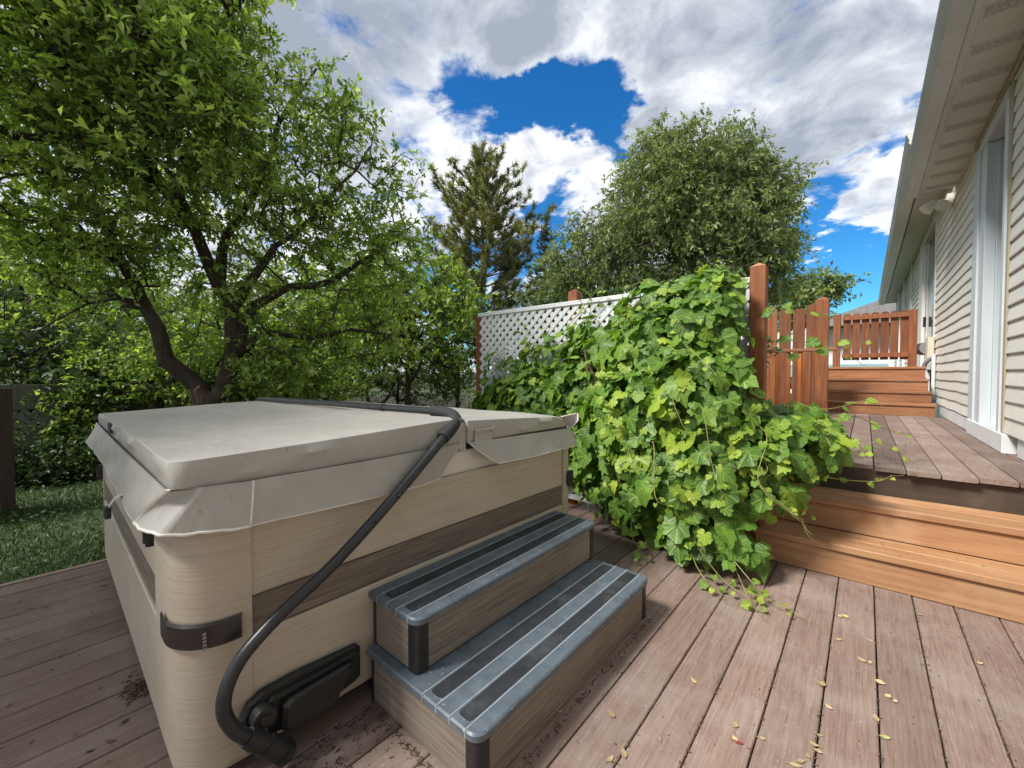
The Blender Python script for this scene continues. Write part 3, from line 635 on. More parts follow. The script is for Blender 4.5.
# corner badge strip wrapping the near corner
b = MB(); r = .128; pts = [(-.165, -.016)]
for i in range(13):
    a = PI/2*i/12; pts.append((.016-(r-r*math.sin(a)), -.016+(r-r*math.cos(a))))
pts.append((.016, .135)); n = len(pts); vs = []
for (z, o) in ((.395, .006), (.400, .0), (.458, 0), (.465, .006)):
    for p in pts: vs.append((p[0]-o*.7, p[1]+o*.7, z))
b.add(vs, [(k*n+i, k*n+i+1, (k+1)*n+i+1, (k+1)*n+i) for k in range(3) for i in range(n-1)], .5)
badge = spart(b, 'corner_light', M['chocolate'], smooth=True)
b = MB()
for i in range(5): b.box(.0165, .0172, .045, .053, .404+.010*i, .410+.010*i)
spart(b, 'marking', M['grey'], badge)
# shell lip
b = MB(); b.prism(rounded(-LX+.02, -.018, .012, LY-.015, .10), zt-.03, .80, 2); spart(b, 'shell', M['shell'], smooth=True)
# latches
for (x, y, sx, sy, zz) in ((-.355, -.006, .03, .02, .60), (-LX+.02, -.008, .03, .02, .50), (.012, LY-.02, .02, .03, .485)):
    b = MB(); b.bbox(x-sx/2, x+sx/2, y-sy*.8, y+sy*.8, zz, zz+.085, .006, None, 'z'); b.bbox(x-sx*.35, x+sx*.35, y-sy*1.1, y-sy*.5, zz+.012, zz+.07, .004, None, 'z'); spart(b, 'latch', M['black'])

# cover (two halves), local frame of the spa
CV = thing('spa_cover', (TX, TY, 0), 'grey vinyl folding cover with hanging skirts lying on the hot tub', 'cover', rz=TR)
def cpart(b, name, m, parent=None, **k): return b.build(name, m, parent or CV, local=True, **k)
def zbot(x, y): return .838+.012*math.exp(-((x)**2+(y)**2)*12)
def cover_half(ya, yb, edge, name, folded):
    "edge='near': low edge at ya; 'far': low edge at yb"
    x0, x1 = -LX-.05, .02
    def ztop(x, y):
        f = (y-ya)/(yb-ya); f = f if edge == 'near' else 1-f
        z = (.915 if edge == 'near' else .902)+.028*f+.008*x
        z += .004*math.sin(3*x+2*y)+.0025*math.sin(9*x-5*y)-.006*math.exp(-((x+1.1)**2*3+(y-(ya+yb)/2)**2*8))
        return z
    out = rounded(x0, x1, ya, yb, .045, 4, (1, 1, 0, 0) if edge == 'near' else (0, 0, 1, 1))
    # densify outline
    P_ = []
    for i in range(len(out)):
        p, q = np.array(out[i]), np.array(out[(i+1) % len(out)]); L_ = np.linalg.norm(q-p); m = max(1, int(L_/.04))
        for j in range(m): P_.append(p+(q-p)*j/m)
    P_ = np.array(P_); n = len(P_); c = np.array([(x0+x1)/2, (ya+yb)/2]); vs = []; fs = []
    rings = [(0.0, 'b'), (0.0, 'm1'), (0.0, 'm2'), (.0, 't1'), (.012, 't2'), (.05, 't'), (.2, 't'), (.4, 't'), (.6, 't'), (.8, 't'), (.95, 't')]
    for (ins, kind) in rings:
        for i, p in enumerate(P_):
            q = p.copy()
            if kind == 't': q = p+(c-p)*ins
            elif kind == 't2': q = p+(c-p)/np.linalg.norm(c-p)*.004
            zt_ = ztop(q[0], q[1]); zb_ = .838
            wr = .004*math.sin(i*.9)+.004*math.sin(i*.41+1)+.002*math.sin(i*2.3)
            nrm = (p-c)/np.linalg.norm(p-c)
            if edge == 'far' and kind not in ('b', 'm1') and q[1] > yb-.3: q = q-np.array([0, (q[1]-(yb-.3))/.3*(.035 if kind == 'm2' else .09)])
            if kind == 'b': z = zb_
            elif kind == 'm1': z = zb_+(zt_-zb_)*.3; q = q+nrm*(.004+wr)
            elif kind == 'm2': z = zb_+(zt_-zb_)*.65; q = q+nrm*(.006-wr)
            elif kind == 't1': z = zt_-.003
            elif kind == 't2': z = zt_-.001
            else: z = zt_
            vs.append((q[0], q[1], z))
    R_ = len(rings)
    fs = [(k*n+i, k*n+(i+1) % n, (k+1)*n+(i+1) % n, (k+1)*n+i) for k in range(R_-1) for i in range(n)]
    fs += [tuple((R_-1)*n+i for i in range(n)), tuple(range(n-1, -1, -1))]
    b = MB(); b.add(vs, fs, .5); return cpart(b, name, M['vinyl'], smooth=True)
near = cover_half(-.012, .945, 'near', 'cover_panel', False)
far = cover_half(.985, LY-.055, 'far', 'cover_panel', False)
b = MB(); b.bbox(-LX-.02, .012, .947, .983, .802, .925, .006, None, 'x'); cpart(b, 'hinge', M['vinyl'])
def flap(tops, bots, name, nu=30, nv=6, wr=.006, par=None, pipe=True, seed=0, th=.004):
    "hanging flap between two polylines (top, bottom), wrinkled, with a piping along the bottom"
    tops = [np.array(p, float) for p in tops]; bots = [np.array(p, float) for p in bots]
    def lerp(P, u):
        m = len(P)-1; i = min(int(u*m), m-1); f = u*m-i; return P[i]*(1-f)+P[i+1]*f
    nr = np.cross(tops[-1]-tops[0], bots[0]-tops[0]); nr /= np.linalg.norm(nr)
    def W(u, v): return wr*(math.sin(u*21+seed+v*2.5)*.5+math.sin(u*47+seed*2-v*4)*.3+math.sin(u*9+v*3+seed)*.6)*math.sin(min(1, v*1.3)*PI*.5)
    def fn(u, v): p = lerp(tops, u)*(1-v)+lerp(bots, u)*v; return tuple(p+nr*W(u, v))
    b = MB(); b.grid(fn, nu, nv, .5)
    # back layer for thickness
    b.grid(lambda u, v: tuple(np.array(fn(u, v))-nr*th), nu, nv, .5)
    o = cpart(b, name, M['vinyl'], par, smooth='all')
    if pipe:
        pts = [fn(i/nu, 1.0) for i in range(nu+1)]
        b = MB(); b.tube(pts, .0045, 6)
        pts = [fn(0, j/nv) for j in range(nv+1)]; b.tube(pts, .0035, 6); pts = [fn(1, j/nv) for j in range(nv+1)]; b.tube(pts, .0035, 6)
        cpart(b, 'piping', M['piping'], o, smooth='all')
    return o
o = .022
# left skirt (towards -y), right skirt of the near half, corner patch, far half flap
flap([(-LX-.05, -.018, .838), (-LX/2, -.020, .838), (.010, -.020, .846)], [(-LX-.075, -.060, .722), (-LX*.75, -.050, .715), (-LX*.45, -.048, .712), (-.30, -.050, .700)], 'skirt', 60, 6, .005, near, seed=1)
flap([(.026, .15, .838), (.030, .5, .838), (.026, .945, .842)], [(.048, .14, .718), (.040, .5, .708), (.038, .74, .710), (.030, .83, .717)], 'skirt', 40, 6, .006, near, seed=4)
flap([(.016, -.016, .846), (.030, .05, .843), (.034, .165, .838)], [(-.30, -.052, .700), (-.13, -.058, .722), (.030, -.040, .742), (.052, .05, .730), (.054, .150, .714)], 'skirt', 24, 6, .003, near, seed=2)
flap([(.024, .99, .838), (.030, 1.4, .832), (.024, LY-.055, .822)], [(.060, 1.13, .730), (.078, 1.4, .728), (.058, LY-.02, .728)], 'skirt', 36, 6, .006, far, seed=7)
flap([(.022, LY-.13, .895), (.0, LY-.09, .86), (.022, LY-.05, .825)], [(.060, LY-.02, .908), (.07, LY-.03, .87), (.030, LY-.045, .822)], 'skirt', 6, 4, .001, far, seed=3)
flap([(.0, LY-.05, .83), (-LX-.03, LY-.05, .83)], [(.02, LY+.04, .75), (-LX-.06, LY+.06, .73)], 'skirt', 40, 5, .008, far, seed=9)
flap([(-LX-.056, LY-.05, .83), (-LX-.056, -.01, .83)], [(-LX-.085, LY-.05, .72), (-LX-.085, -.06, .72)], 'skirt', 40, 5, .006, near, seed=11)
# handle on the far half next to the fold
b = MB(); b.grid(lambda u, v: (.029+.004*math.sin(PI*v), 1.02+.115*u, .895-.018*v), 8, 4, .5); b.grid(lambda u, v: (.0285, 1.02+.115*u, .895-.06*v), 8, 4, .5); b.tube([(.029, 1.135, .90), (.029, 1.135, .84)], .003, 5); b.tube([(.031, 1.02, .878), (.031, 1.135, .876)], .0025, 5)
cpart(b, 'handle', M['vinyl'], far, smooth='all')
# tag and straps
b = MB(); b.bbox(-1.46, -1.33, -.0245, -.0165, .858, .900, .001, None, 'x'); tg = cpart(b, 'fabric_tag', M['label'], near)
b = MB(); b.box(-1.378, -1.368, -.0238, -.0226, .870, .891); b.box(-1.378, -1.352, -.0238, -.0226, .887, .891); b.box(-1.362, -1.352, -.0238, -.0226, .870, .891); cpart(b, 'emblem', M['white'], tg)
b = MB(); b.grid(lambda u, v: (-.60+.035*(u-.5)-.02*v, -.050-.035*v, .722-.045*v+.012*math.sin(v*3)), 2, 6, .5); st = cpart(b, 'strap', M['vinyl'], near)
b = MB(); b.bbox(-.64, -.60, -.095, -.078, .645, .682, .005, None, 'z'); cpart(b, 'buckle', M['black'], st)

# cover lifter
LF = thing('cover_lifter', (-1.25, .45, 0), 'black tubular cover lifter arm over the fold of the hot tub cover', 'cover lifter')
xo = -1.262
yf = 1.175
path = [(-3.56, 1.12, .86), (-3.53, 1.12, .915), (-3.45, 1.125, .943), (-2.6, 1.175, .953), (-1.93, 1.207, .957), (-1.50, 1.232, .960)]
b = MB(); b.tube(smooth_path(path, 6), .0175, 12); bar = b.build('crossbar', M['blackrail'], LF, smooth=True)
b = MB(); b.tube([(-1.95, 1.206, .957), (-1.93, 1.207, .957)], .0200, 12); b.build('collar', M['black'], bar, smooth=True)
sl_path = smooth_path([(-1.56, 1.234, .960), (-1.50, 1.235, .959), (-1.42, 1.226, .955), (-1.34, 1.185, .938), (-1.29, 1.115, .910), (-1.272, 1.055, .880)], 6)
b = MB(); b.tube(sl_path, .0255, 14); b.build('foam_sleeve', M['foam'], LF, smooth=True)
arm = [(-1.276, 1.075, .891), (-1.268, 1.03, .860), (-1.25, .80, .690), (-1.25, .60, .545), (-1.25, .47, .470), (-1.25, .40, .425), (-1.25, .342, .375), (-1.25, .310, .315), (-1.25, .305, .255), (-1.25, .330, .190), (-1.25, .375, .135)]
b = MB(); b.tube(smooth_path(arm, 6), .0180, 14); a_ = b.build('arm', M['blackrail'], LF, smooth=True)
for (ya_, za_) in ((.83, .712), (.74, .648)):
    b = MB(); b.tube([(-1.236, ya_, za_), (-1.228, ya_-.008, za_-.006)], .006, 8); b.build('pin', M['black'], a_)
b = MB(); b.tube([(-1.25, .355, .158), (-1.25, .372, .137), (-1.248, .40, .108)], [.023, .026, .026], 14); b.tube([(-1.248, .398, .110), (-1.244, .455, .045)], .0295, 16); b.tube([(-1.244, .44, .062), (-1.243, .45, .05)], .032, 16); b.build('pivot', M['black'], LF, smooth=True)
# mounting shoe on the cabinet
sx0 = -1.318
def shoe(pts, x0, x1, inset):
    b = MB(); c = np.mean(np.array(pts), axis=0); top = [(p[0]+(c[0]-p[0])*inset, p[1]+(c[1]-p[1])*inset) for p in pts]; n = len(pts)
    vs = [(x0, p[0], p[1]) for p in pts]+[(x0+(x1-x0)*.7, p[0], p[1]) for p in pts]+[(x1, p[0], p[1]) for p in top]
    b.add(vs, [(k*n+i, k*n+(i+1) % n, (k+1)*n+(i+1) % n, (k+1)*n+i) for k in range(2) for i in range(n)]+[tuple(range(2*n, 3*n)), tuple(range(n-1, -1, -1))]); return b
b = shoe([(.355, .17), (.372, .203), (.41, .222), (.50, .224), (.70, .212), (.712, .20), (.712, .10), (.70, .092), (.62, .080), (.50, .070), (.42, .085), (.37, .12)], sx0, sx0+.022, .05)
sh = b.build('mounting_plate', M['black'], LF, recalc=True)
b = shoe([(.455, .165), (.475, .180), (.66, .185), (.675, .175), (.62, .09), (.60, .078), (.47, .083), (.45, .10)], sx0+.02, sx0+.055, .12); b.build('plate_rib', M['black'], sh, recalc=True)
b = shoe([(.42, .190), (.43, .203), (.69, .203), (.70, .195), (.69, .19), (.45, .186)], sx0+.02, sx0+.034, .05); b.build('plate_rib', M['black'], sh, recalc=True)
b = MB(); b.tube([(sx0+.01, .405, .165), (sx0+.055, .405, .165)], [.034, .030], 18); b.tube([(sx0+.055, .405, .165), (sx0+.062, .405, .165)], .014, 10); b.tube([(-1.30, .41, .15), (-1.25, .392, .128)], .016, 10); b.build('hub', M['black'], sh, smooth=True)

# ================================================================== SPA STEPS
ST = thing('spa_steps', (-1.05, 1.3, 0), 'two tier plastic and wood grain step unit pushed against the hot tub', 'steps')
def tier(x0, x1, y0, y1, z0, z1, xt0, name):
    th = .024
    b = MB(); b.bbox(x0+.03, x1-.025, y0+.012, y0+.03, z0+.004, z1-th, .002, None, 'x'); b.build('side_panel', M['stepwood'], ST)
    b = MB(); b.bbox(x0+.03, x1-.025, y1-.03, y1-.012, z0+.004, z1-th, .002, None, 'x'); b.build('side_panel', M['stepwood'], ST)
    b = MB(); b.bbox(x1-.028, x1-.012, y0+.03, y1-.03, z0+.004, z1-th, .002, None, 'y'); b.build('riser', M['stepwood'], ST)
    for (cy, sgn) in ((y0+.010, 1), (y1-.010, -1)):
        b = MB(); pts = rounded(x1-.055, x1-.008, min(cy, cy+sgn*.045), max(cy, cy+sgn*.045), .02, 5, (0, 1, 0, 0) if sgn > 0 else (0, 0, 1, 0)); b.prism(pts, z0+.001, z1-th, 2); b.build('corner_post', M['black'], ST, smooth=True)
    for (ya_, yb_) in ((y0+.009, y0+.026), (y1-.026, y1-.009)):
        b = MB(); b.bbox(x0+.018, x0+.034, ya_, yb_, z0+.001, z1-th, .003, None, 'z'); b.build('edge_trim', M['black'], ST)
    # tread: slab with bevelled top edge
    pts = rounded(xt0, x1, y0, y1, .035, 6, (0, 1, 1, 0)); n = len(pts); c = ((xt0+x1)/2, (y0+y1)/2); vs = []
    for z, ins in ((z1-th, .002), (z1-th+.002, 0), (z1-.005, 0), (z1, .005)):
        for p in pts:
            d = np.array([c[0]-p[0], c[1]-p[1]]); d = np.sign(d)*ins; vs.append((p[0]+d[0], p[1]+d[1], z))
    b = MB(); b.add(vs, [(k*n+i, k*n+(i+1) % n, (k+1)*n+(i+1) % n, (k+1)*n+i) for k in range(3) for i in range(n)]+[tuple(3*n+i for i in range(n)), tuple(range(n-1, -1, -1))]); tr = b.build('tread', M['stepplastic'], ST, smooth=True)
    return tr
def treadmarks(tr, x0, x1, y0, y1, z):
    W_ = x1-x0; g = MB(); s = MB()
    for f in (.2, .42, .62, .84):
        x = x0+W_*f; g.box(x-.0018, x+.0018, y0+.001, y1-.001, z-.004, z+.0012)
    for fa, fb in ((.225, .395), (.645, .815)):
        s.prism(rounded(x0+W_*fa, x0+W_*fb, y0+.025, y1-.025, .012, 4), z-.002, z+.0016, 2)
    for yy in (y0-.0006,):
        for f in (.2, .42, .62, .84): g.box(x0+W_*f-.0018, x0+W_*f+.0018, yy, yy+.004, z-.022, z-.001)
    g.build('groove', M['stepgroove'], tr); s.build('grip_strip', M['stepgrip'], tr)
tr = tier(-1.305, -.752, .735, 1.868, 0, .182, -1.300, 'lower'); treadmarks(tr, -1.045, -.752, .735, 1.868, .182)
tr = tier(-1.325, -1.045, .757, 1.895, .1835, .368, -1.325, 'upper'); treadmarks(tr, -1.325, -1.045, .757, 1.895, .368)
# round cap on the deck between tub and steps
b = MB(); b.tube([(-1.335, .80, .001), (-1.335, .80, .014), (-1.335, .80, .018)], [.034, .034, .026], 18); o_ = b.build('plastic_cap', M['dirt'], smooth=True); tag(o_, 'dirty round plastic cap lying at the foot of the hot tub by the step unit', 'cap')
b = MB(); b.box(-1.332, -1.312, .775, .783, .0185, .024); b.box(-1.332, -1.312, .793, .801, .0185, .024); b.build('white_tab', M['white'], o_, local=True)

# ================================================================== VEGETATION
def unit(v, axis=-1): return v/(np.linalg.norm(v, axis=axis, keepdims=True)+1e-9)
def leaf_cloud(P, D, size, R, name, m, parent, off, fold=.25, width=.5, upbias=.5, curl=.15):
    "P positions (n,3), D leaf axis directions (n,3), size (n,), 5-vertex folded leaves"
    n = len(P); D = unit(D)
    U = unit(rng.normal(size=(n, 3))*.7+np.array([0, 0, upbias*2])); S = unit(np.cross(D, U)); Nn = unit(np.cross(S, D))
    L = size[:, None]; w = L*width*.5
    base = P; tip = P+D*L-Nn*L*curl; mid = P+D*L*.5
    l = P+D*L*.48+S*w+Nn*w*fold*2; r_ = P+D*L*.48-S*w+Nn*w*fold*2
    V = np.stack([base, r_, tip, l, mid], 1).reshape(-1, 3)
    i = np.arange(n)*5
    F = np.concatenate([np.stack([i, i+1, i+2, i+4], 1), np.stack([i, i+4, i+2, i+3], 1)], 0)
    return fastmesh(name, V, F, np.concatenate([R, R]), m, parent, off)
def skeleton(limbs, targets, step=.25, up=.15, wob=.06):
    "limbs: polylines [(x,y,z,r)...]; targets: (n,3) points to be reached. returns nodes, parent, fixed radii"
    nodes = []; par = []; fr = []
    for (start, pl_) in limbs:
        prev = start if start is not None else -1
        if isinstance(prev, tuple): q = np.array(prev); prev = int(np.argmin([np.linalg.norm(np.array(a)-q) for a in nodes]))
        for k in range(len(pl_)-1):
            a, b_ = np.array(pl_[k], float), np.array(pl_[k+1], float); m = max(1, int(np.linalg.norm(b_[:3]-a[:3])/step))
            for j in range(m):
                p = a+(b_-a)*j/m
                if k > 0 or j > 0 or prev == -1: nodes.append(p[:3]+rng.normal(size=3)*wob*.25*(1 if (k or j) else 0)); par.append(prev); fr.append(p[3]); prev = len(nodes)-1
        nodes.append(np.array(pl_[-1][:3], float)); par.append(prev); fr.append(pl_[-1][3])
    base_n = len(nodes)
    A = np.zeros((base_n+len(targets)*12, 3)); A[:base_n] = nodes; cnt = base_n
    par = par+[0]*(len(A)-base_n); fr = fr+[0]*(len(A)-base_n)
    ctr = np.mean(nodes, axis=0)
    d0 = np.array([np.min(np.linalg.norm(A[:base_n]-t_, axis=1)) for t_ in targets]); tips = []
    for ti in np.argsort(d0):
        t_ = targets[ti]; dv = A[:cnt]-t_; dd = np.linalg.norm(dv, axis=1); dd = dd+np.maximum(0, dv[:, 2])*.6
        j = int(np.argmin(dd)); p0 = A[j]; L_ = np.linalg.norm(t_-p0); m = min(10, max(1, int(L_/step)))
        bend = np.array([0, 0, up*L_])+rng.normal(size=3)*wob*L_
        prev = j
        for k in range(1, m+1):
            f = k/m; q = p0+(t_-p0)*f+bend*math.sin(f*PI)*.5+rng.normal(size=3)*wob*.25*step*(f < 1)
            A[cnt] = q; par[cnt] = prev; prev = cnt; cnt += 1
        tips.append(prev)
    return A[:cnt], par[:cnt], fr[:cnt], base_n, tips
def branch_mesh(A, par, fr, base_n, name, m, parent, off, rtip=.004, expo=.48, sides=5, minr=0.0, rmax=9):
    n = len(A); w = np.ones(n)
    for i in range(n-1, -1, -1):
        if par[i] >= 0 and par[i] < i: w[par[i]] += w[i]
    rr = rtip*np.power(w, expo); rr = np.minimum(rr, rmax); fr = np.array(fr); rr = np.where(fr > 0, fr, rr)
    idx = [i for i in range(n) if par[i] >= 0 and rr[i] >= minr]
    V = []; F = []; R = []
    P1 = A[idx]; P0 = A[[par[i] for i in idx]]; r1 = rr[idx]; r0 = np.array([min(rr[par[i]], max(rr[i]*1.25, rr[i] if fr[i] <= 0 else rr[par[i]])) for i in idx])
    T = unit(P1-P0); ref = np.where(np.abs(T[:, 2:3]) < .9, np.array([[0, 0, 1.]]), np.array([[1., 0, 0]])); U = unit(np.cross(T, ref)); W = np.cross(T, U)
    P0 = P0-T*r0[:, None]*.5; P1 = P1+T*r1[:, None]*.35
    s_ = 7 if sides > 5 else sides; a = 2*PI*np.arange(s_)/s_
    c0 = P0[:, None]+(U[:, None]*np.cos(a)[None, :, None]+W[:, None]*np.sin(a)[None, :, None])*r0[:, None, None]
    c1 = P1[:, None]+(U[:, None]*np.cos(a)[None, :, None]+W[:, None]*np.sin(a)[None, :, None])*r1[:, None, None]
    V = np.concatenate([c0, c1], 1).reshape(-1, 3); q = len(idx); o_ = (np.arange(q)*2*s_)[:, None]; k = np.arange(s_)[None]
    F = np.stack([o_+k, o_+(k+1) % s_, o_+s_+(k+1) % s_, o_+s_+k], -1).reshape(-1, 4)
    return fastmesh(name, V, F, np.full(len(F), .5), m, parent, off, smooth=True), rr
def in_ell(n, ells, shell=.0):
    "random points inside a union of ellipsoids (cx,cy,cz,rx,ry,rz,weight)"
    w = np.array([e[6] if len(e) > 6 else e[3]*e[4]*e[5] for e in ells]); w = w/w.sum(); out = []
    ch = rng.choice(len(ells), size=n, p=w)
    for i in ch:
        e = ells[i]; d = unit(rng.normal(size=3)); r = rng.uniform(shell**3, 1)**(1/3); out.append([e[0]+d[0]*e[3]*r, e[1]+d[1]*e[4]*r, e[2]+d[2]*e[5]*r])
    return np.array(out)
def make_tree(name, loc, label, cat, limbs, targets, bark, lm, leaf=.06, per=10, twig=.35, group=None, step=.25, rtip=.004, expo=.48, minr=0, up=.15, droop=0.0, keep=None,
              width=.5, upbias=.5, young=.3, rmax=9, wob=.06, leafvar=.3, outward=.6, rshift=0.0):
    t = thing(name, loc, label, cat, group)
    A, par, fr, bn, tips = skeleton(limbs, targets, step, up, wob)
    # twigs: from every target tip and some inner nodes, short leafy twigs
    src = list(tips)
    n = len(src); T0 = A[src]; Pp = A[[par[i] for i in src]]; dirs = unit(T0-Pp)
    ctr = A[:bn].mean(axis=0)
    P = []; D = []; R = []; TW = []
    clump = rng.uniform(0, 1, n)
    for i in range(n):
        m = 3
        for q in range(m):
            d = unit(dirs[i]*.7+rng.normal(size=3)*.55+unit(T0[i]-ctr)*outward*.5+np.array([0, 0, .25-droop])); L_ = twig*rng.uniform(.6, 1.3); p0 = T0[i]-dirs[i]*rng.uniform(0, .6)*twig
            p1 = p0+d*L_; TW.append((p0, p1))
            k = int(per*rng.uniform(.7, 1.3)/m)+1
            f = np.sort(rng.uniform(.12, 1.05, k))
            base = p0+(p1-p0)*f[:, None]-np.array([0, 0, 1])*(f[:, None]**2)*L_*(.15+droop*.4)
            ld = unit(d[None]*.5+rng.normal(size=(k, 3))*.65+np.array([0, 0, -.15-droop]))
            P.append(base); D.append(ld); R.append(np.clip(rshift+clump[i]*.60+f*young+rng.normal(size=k)*.16, 0, 1))
    P = np.concatenate(P); D = np.concatenate(D); R = np.concatenate(R); size = leaf*np.clip(rng.normal(1, leafvar, len(P)), .45, 1.7)
    if keep is not None: mk = keep(P); P, D, R, size = P[mk], D[mk], R[mk], size[mk]
    br, rr = branch_mesh(A, par, fr, bn, 'trunk', bark, t, loc, rtip, expo, 7, minr, rmax)
    tw = np.array([q for q in TW]); 
    if keep is not None: mk = keep(tw[:, 1]); tw = tw[mk]
    A2 = np.concatenate([tw[:, 0], tw[:, 1]]); nn = len(tw)
    T = unit(tw[:, 1]-tw[:, 0]); U = unit(np.cross(T, np.array([[.3, .2, 1.]]))); W = np.cross(T, U); rt = rtip*.7; a = 2*PI*np.arange(3)/3
    c0 = tw[:, 0][:, None]+(U[:, None]*np.cos(a)[None, :, None]+W[:, None]*np.sin(a)[None, :, None])*rt
    c1 = tw[:, 1][:, None]-np.array([0, 0, 1])*twig*.15+(U[:, None]*np.cos(a)[None, :, None]+W[:, None]*np.sin(a)[None, :, None])*rt*.4
    V = np.concatenate([c0, c1], 1).reshape(-1, 3); o_ = (np.arange(nn)*6)[:, None]; k = np.arange(3)[None]
    F = np.stack([o_+k, o_+(k+1) % 3, o_+3+(k+1) % 3, o_+3+k], -1).reshape(-1, 4)
    fastmesh('twigs', V, F, np.full(len(F), .5), bark, t, loc)
    leaf_cloud(P, D, size, R, 'crown', lm, t, loc, width=width, upbias=upbias)
    return t

def G(px, d, y=None, z=None):
    g = at(px, d); return (g[0], g[1], zat(y, d) if z is None else z)
def LB(*pts):
    "limb through photo pixels: (px, py, depth, radius)"
    out = []
    for (px, py, d, r) in pts: g = at(px, d); out.append((g[0], g[1], zat(py, d), r))
    return out
def ELL(lst):
    out = []
    for (px, py, d, rpx, rpy, rd, w) in lst:
        g = at(px, d); s = d/FPX; out.append((g[0], g[1], zat(py, d), rpx*s*.5+rd*.5, rpx*s*.5+rd*.5, rpy*s, w))
    return out
def ell_pts(lst, n):
    "random points inside ellipsoids given by photo column, row, depth, half widths in px, depth half-size"
    w = np.array([e[6] for e in lst], float); w /= w.sum(); out = []
    for i in rng.choice(len(lst), size=n, p=w):
        px, py, d, rx, ry, rd, _ = lst[i]
        g = at(px, d); c = np.array([g[0], g[1], zat(py, d)]); s = d/FPX
        h = np.array([g[0], g[1]])/np.linalg.norm(g); v = unit(rng.normal(size=3))*rng.uniform(0, 1)**(1/2.6)
        lat = np.array([h[1], -h[0], 0]); dep = np.array([h[0], h[1], 0])
        out.append(c+lat*v[0]*rx*s+dep*v[1]*rd+np.array([0, 0, 1])*v[2]*ry*s)
    return np.array(out)

# ---- the big apple tree behind the hot tub
D0 = 4.3
apple_limbs = [
 (None, LB((203, 470, D0, .135), (205, 410, D0, .125))),
 ((*G(205, D0, 410),), LB((205, 412, D0, .11), (222, 392, D0, .088), (236, 350, D0, .076), (233, 308, D0, .066), (215, 268, 4.2, .058), (190, 232, 4.0, .050), (160, 195, 3.8, .05), (130, 165, 3.6, .042), (95, 110, 3.3, .03), (60, 40, 3.0, .02), (40, -60, 2.9, .012))),
 ((*G(205, D0, 410),), LB((205, 412, D0, .10), (194, 388, 4.28, .086), (178, 358, 4.25, .076), (161, 330, 4.2, .066), (146, 306, 4.2, .058), (136, 285, 4.1, .05), (128, 262, 4.0, .045), (110, 235, 3.9, .035), (80, 190, 3.8, .02))),
 ((*G(145, 4.2, 308),), LB((145, 308, 4.2, .028), (120, 300, 4.1, .018), (88, 303, 4.0, .012), (50, 320, 3.9, .008), (10, 355, 3.8, .004))),
 ((*G(145, 4.2, 308),), LB((150, 310, 4.2, .028), (115, 298, 4.3, .02), (70, 288, 4.3, .012), (20, 292, 4.2, .006))),
 ((*G(238, D0, 345),), LB((238, 325, D0, .06), (258, 308, 4.4, .05), (290, 290, 4.5, .04), (335, 283, 4.6, .034), (362, 262, 4.6, .024), (385, 245, 4.6, .016), (412, 228, 4.6, .009))),
 ((*G(238, D0, 345),), LB((238, 335, D0, .05), (270, 332, 4.4, .036), (310, 338, 4.5, .03), (350, 330, 4.6, .022), (390, 335, 4.7, .012))),
 ((*G(225, D0, 290),), LB((218, 270, 4.2, .05), (232, 235, 4.3, .045), (255, 195, 4.3, .038), (275, 150, 4.3, .03), (300, 110, 4.3, .02), (320, 75, 4.3, .012))),
 ((*G(232, D0, 305),), LB((260, 262, 4.2, .03), (300, 235, 4.2, .025), (340, 190, 4.2, .018), (372, 150, 4.2, .008))),
 ((*G(190, 4.0, 232),), LB((175, 215, 3.9, .04), (195, 150, 3.8, .034), (215, 80, 3.7, .026), (240, 10, 3.6, .016), (260, -60, 3.5, .01))),
 ((*G(160, 3.8, 195),), LB((150, 180, 3.7, .035), (150, 110, 3.3, .028), (160, 40, 3.0, .02), (165, -50, 2.8, .012))),
 ((*G(160, 3.8, 195),), LB((120, 170, 3.6, .03), (70, 130, 3.2, .024), (10, 80, 3.0, .018), (-60, 30, 2.8, .012))),
]
apple_ell = [(150, 60, 3.3, 110, 95, .7, 2.3), (60, 60, 3.2, 110, 110, .7, 2.2), (210, 40, 3.7, 65, 95, .6, 1.2), (175, 150, 3.4, 100, 80, .6, 1.6), (90, 190, 3.6, 110, 70, .8, 1.9),
             (270, 185, 4.1, 80, 75, .6, 1.5), (320, 120, 4.3, 38, 55, .4, .45), (350, 150, 4.3, 30, 55, .35, .35), (330, 230, 4.4, 75, 45, .6, .9), (285, 290, 4.6, 90, 42, .7, 1.1), (225, 250, 4.4, 60, 50, .5, .45),
             (400, 200, 4.5, 26, 45, .3, .22), (395, 260, 4.6, 45, 30, .4, .35), (220, 345, 4.75, 60, 50, .4, .8), (285, 355, 4.6, 60, 45, .5, .8), (360, 320, 4.8, 60, 50, .5, .9), (20, 200, 3.6, 60, 90, .7, .7),
             (270, 365, 3.95, 30, 25, .15, .2), (100, 250, 3.8, 60, 50, .3, .5), (40, 300, 4.0, 55, 35, .3, .25), (110, 20, 2.9, 70, 60, .4, 1.0), (200, 100, 3.1, 60, 60, .35, 1.0), (-70, 60, 3.0, 120, 160, .9, 1.6), (120, -110, 3.0, 180, 100, .9, 2.0), (-60, -150, 2.6, 160, 120, .9, 1.2), (105, 270, 4.0, 60, 30, .5, .3)]
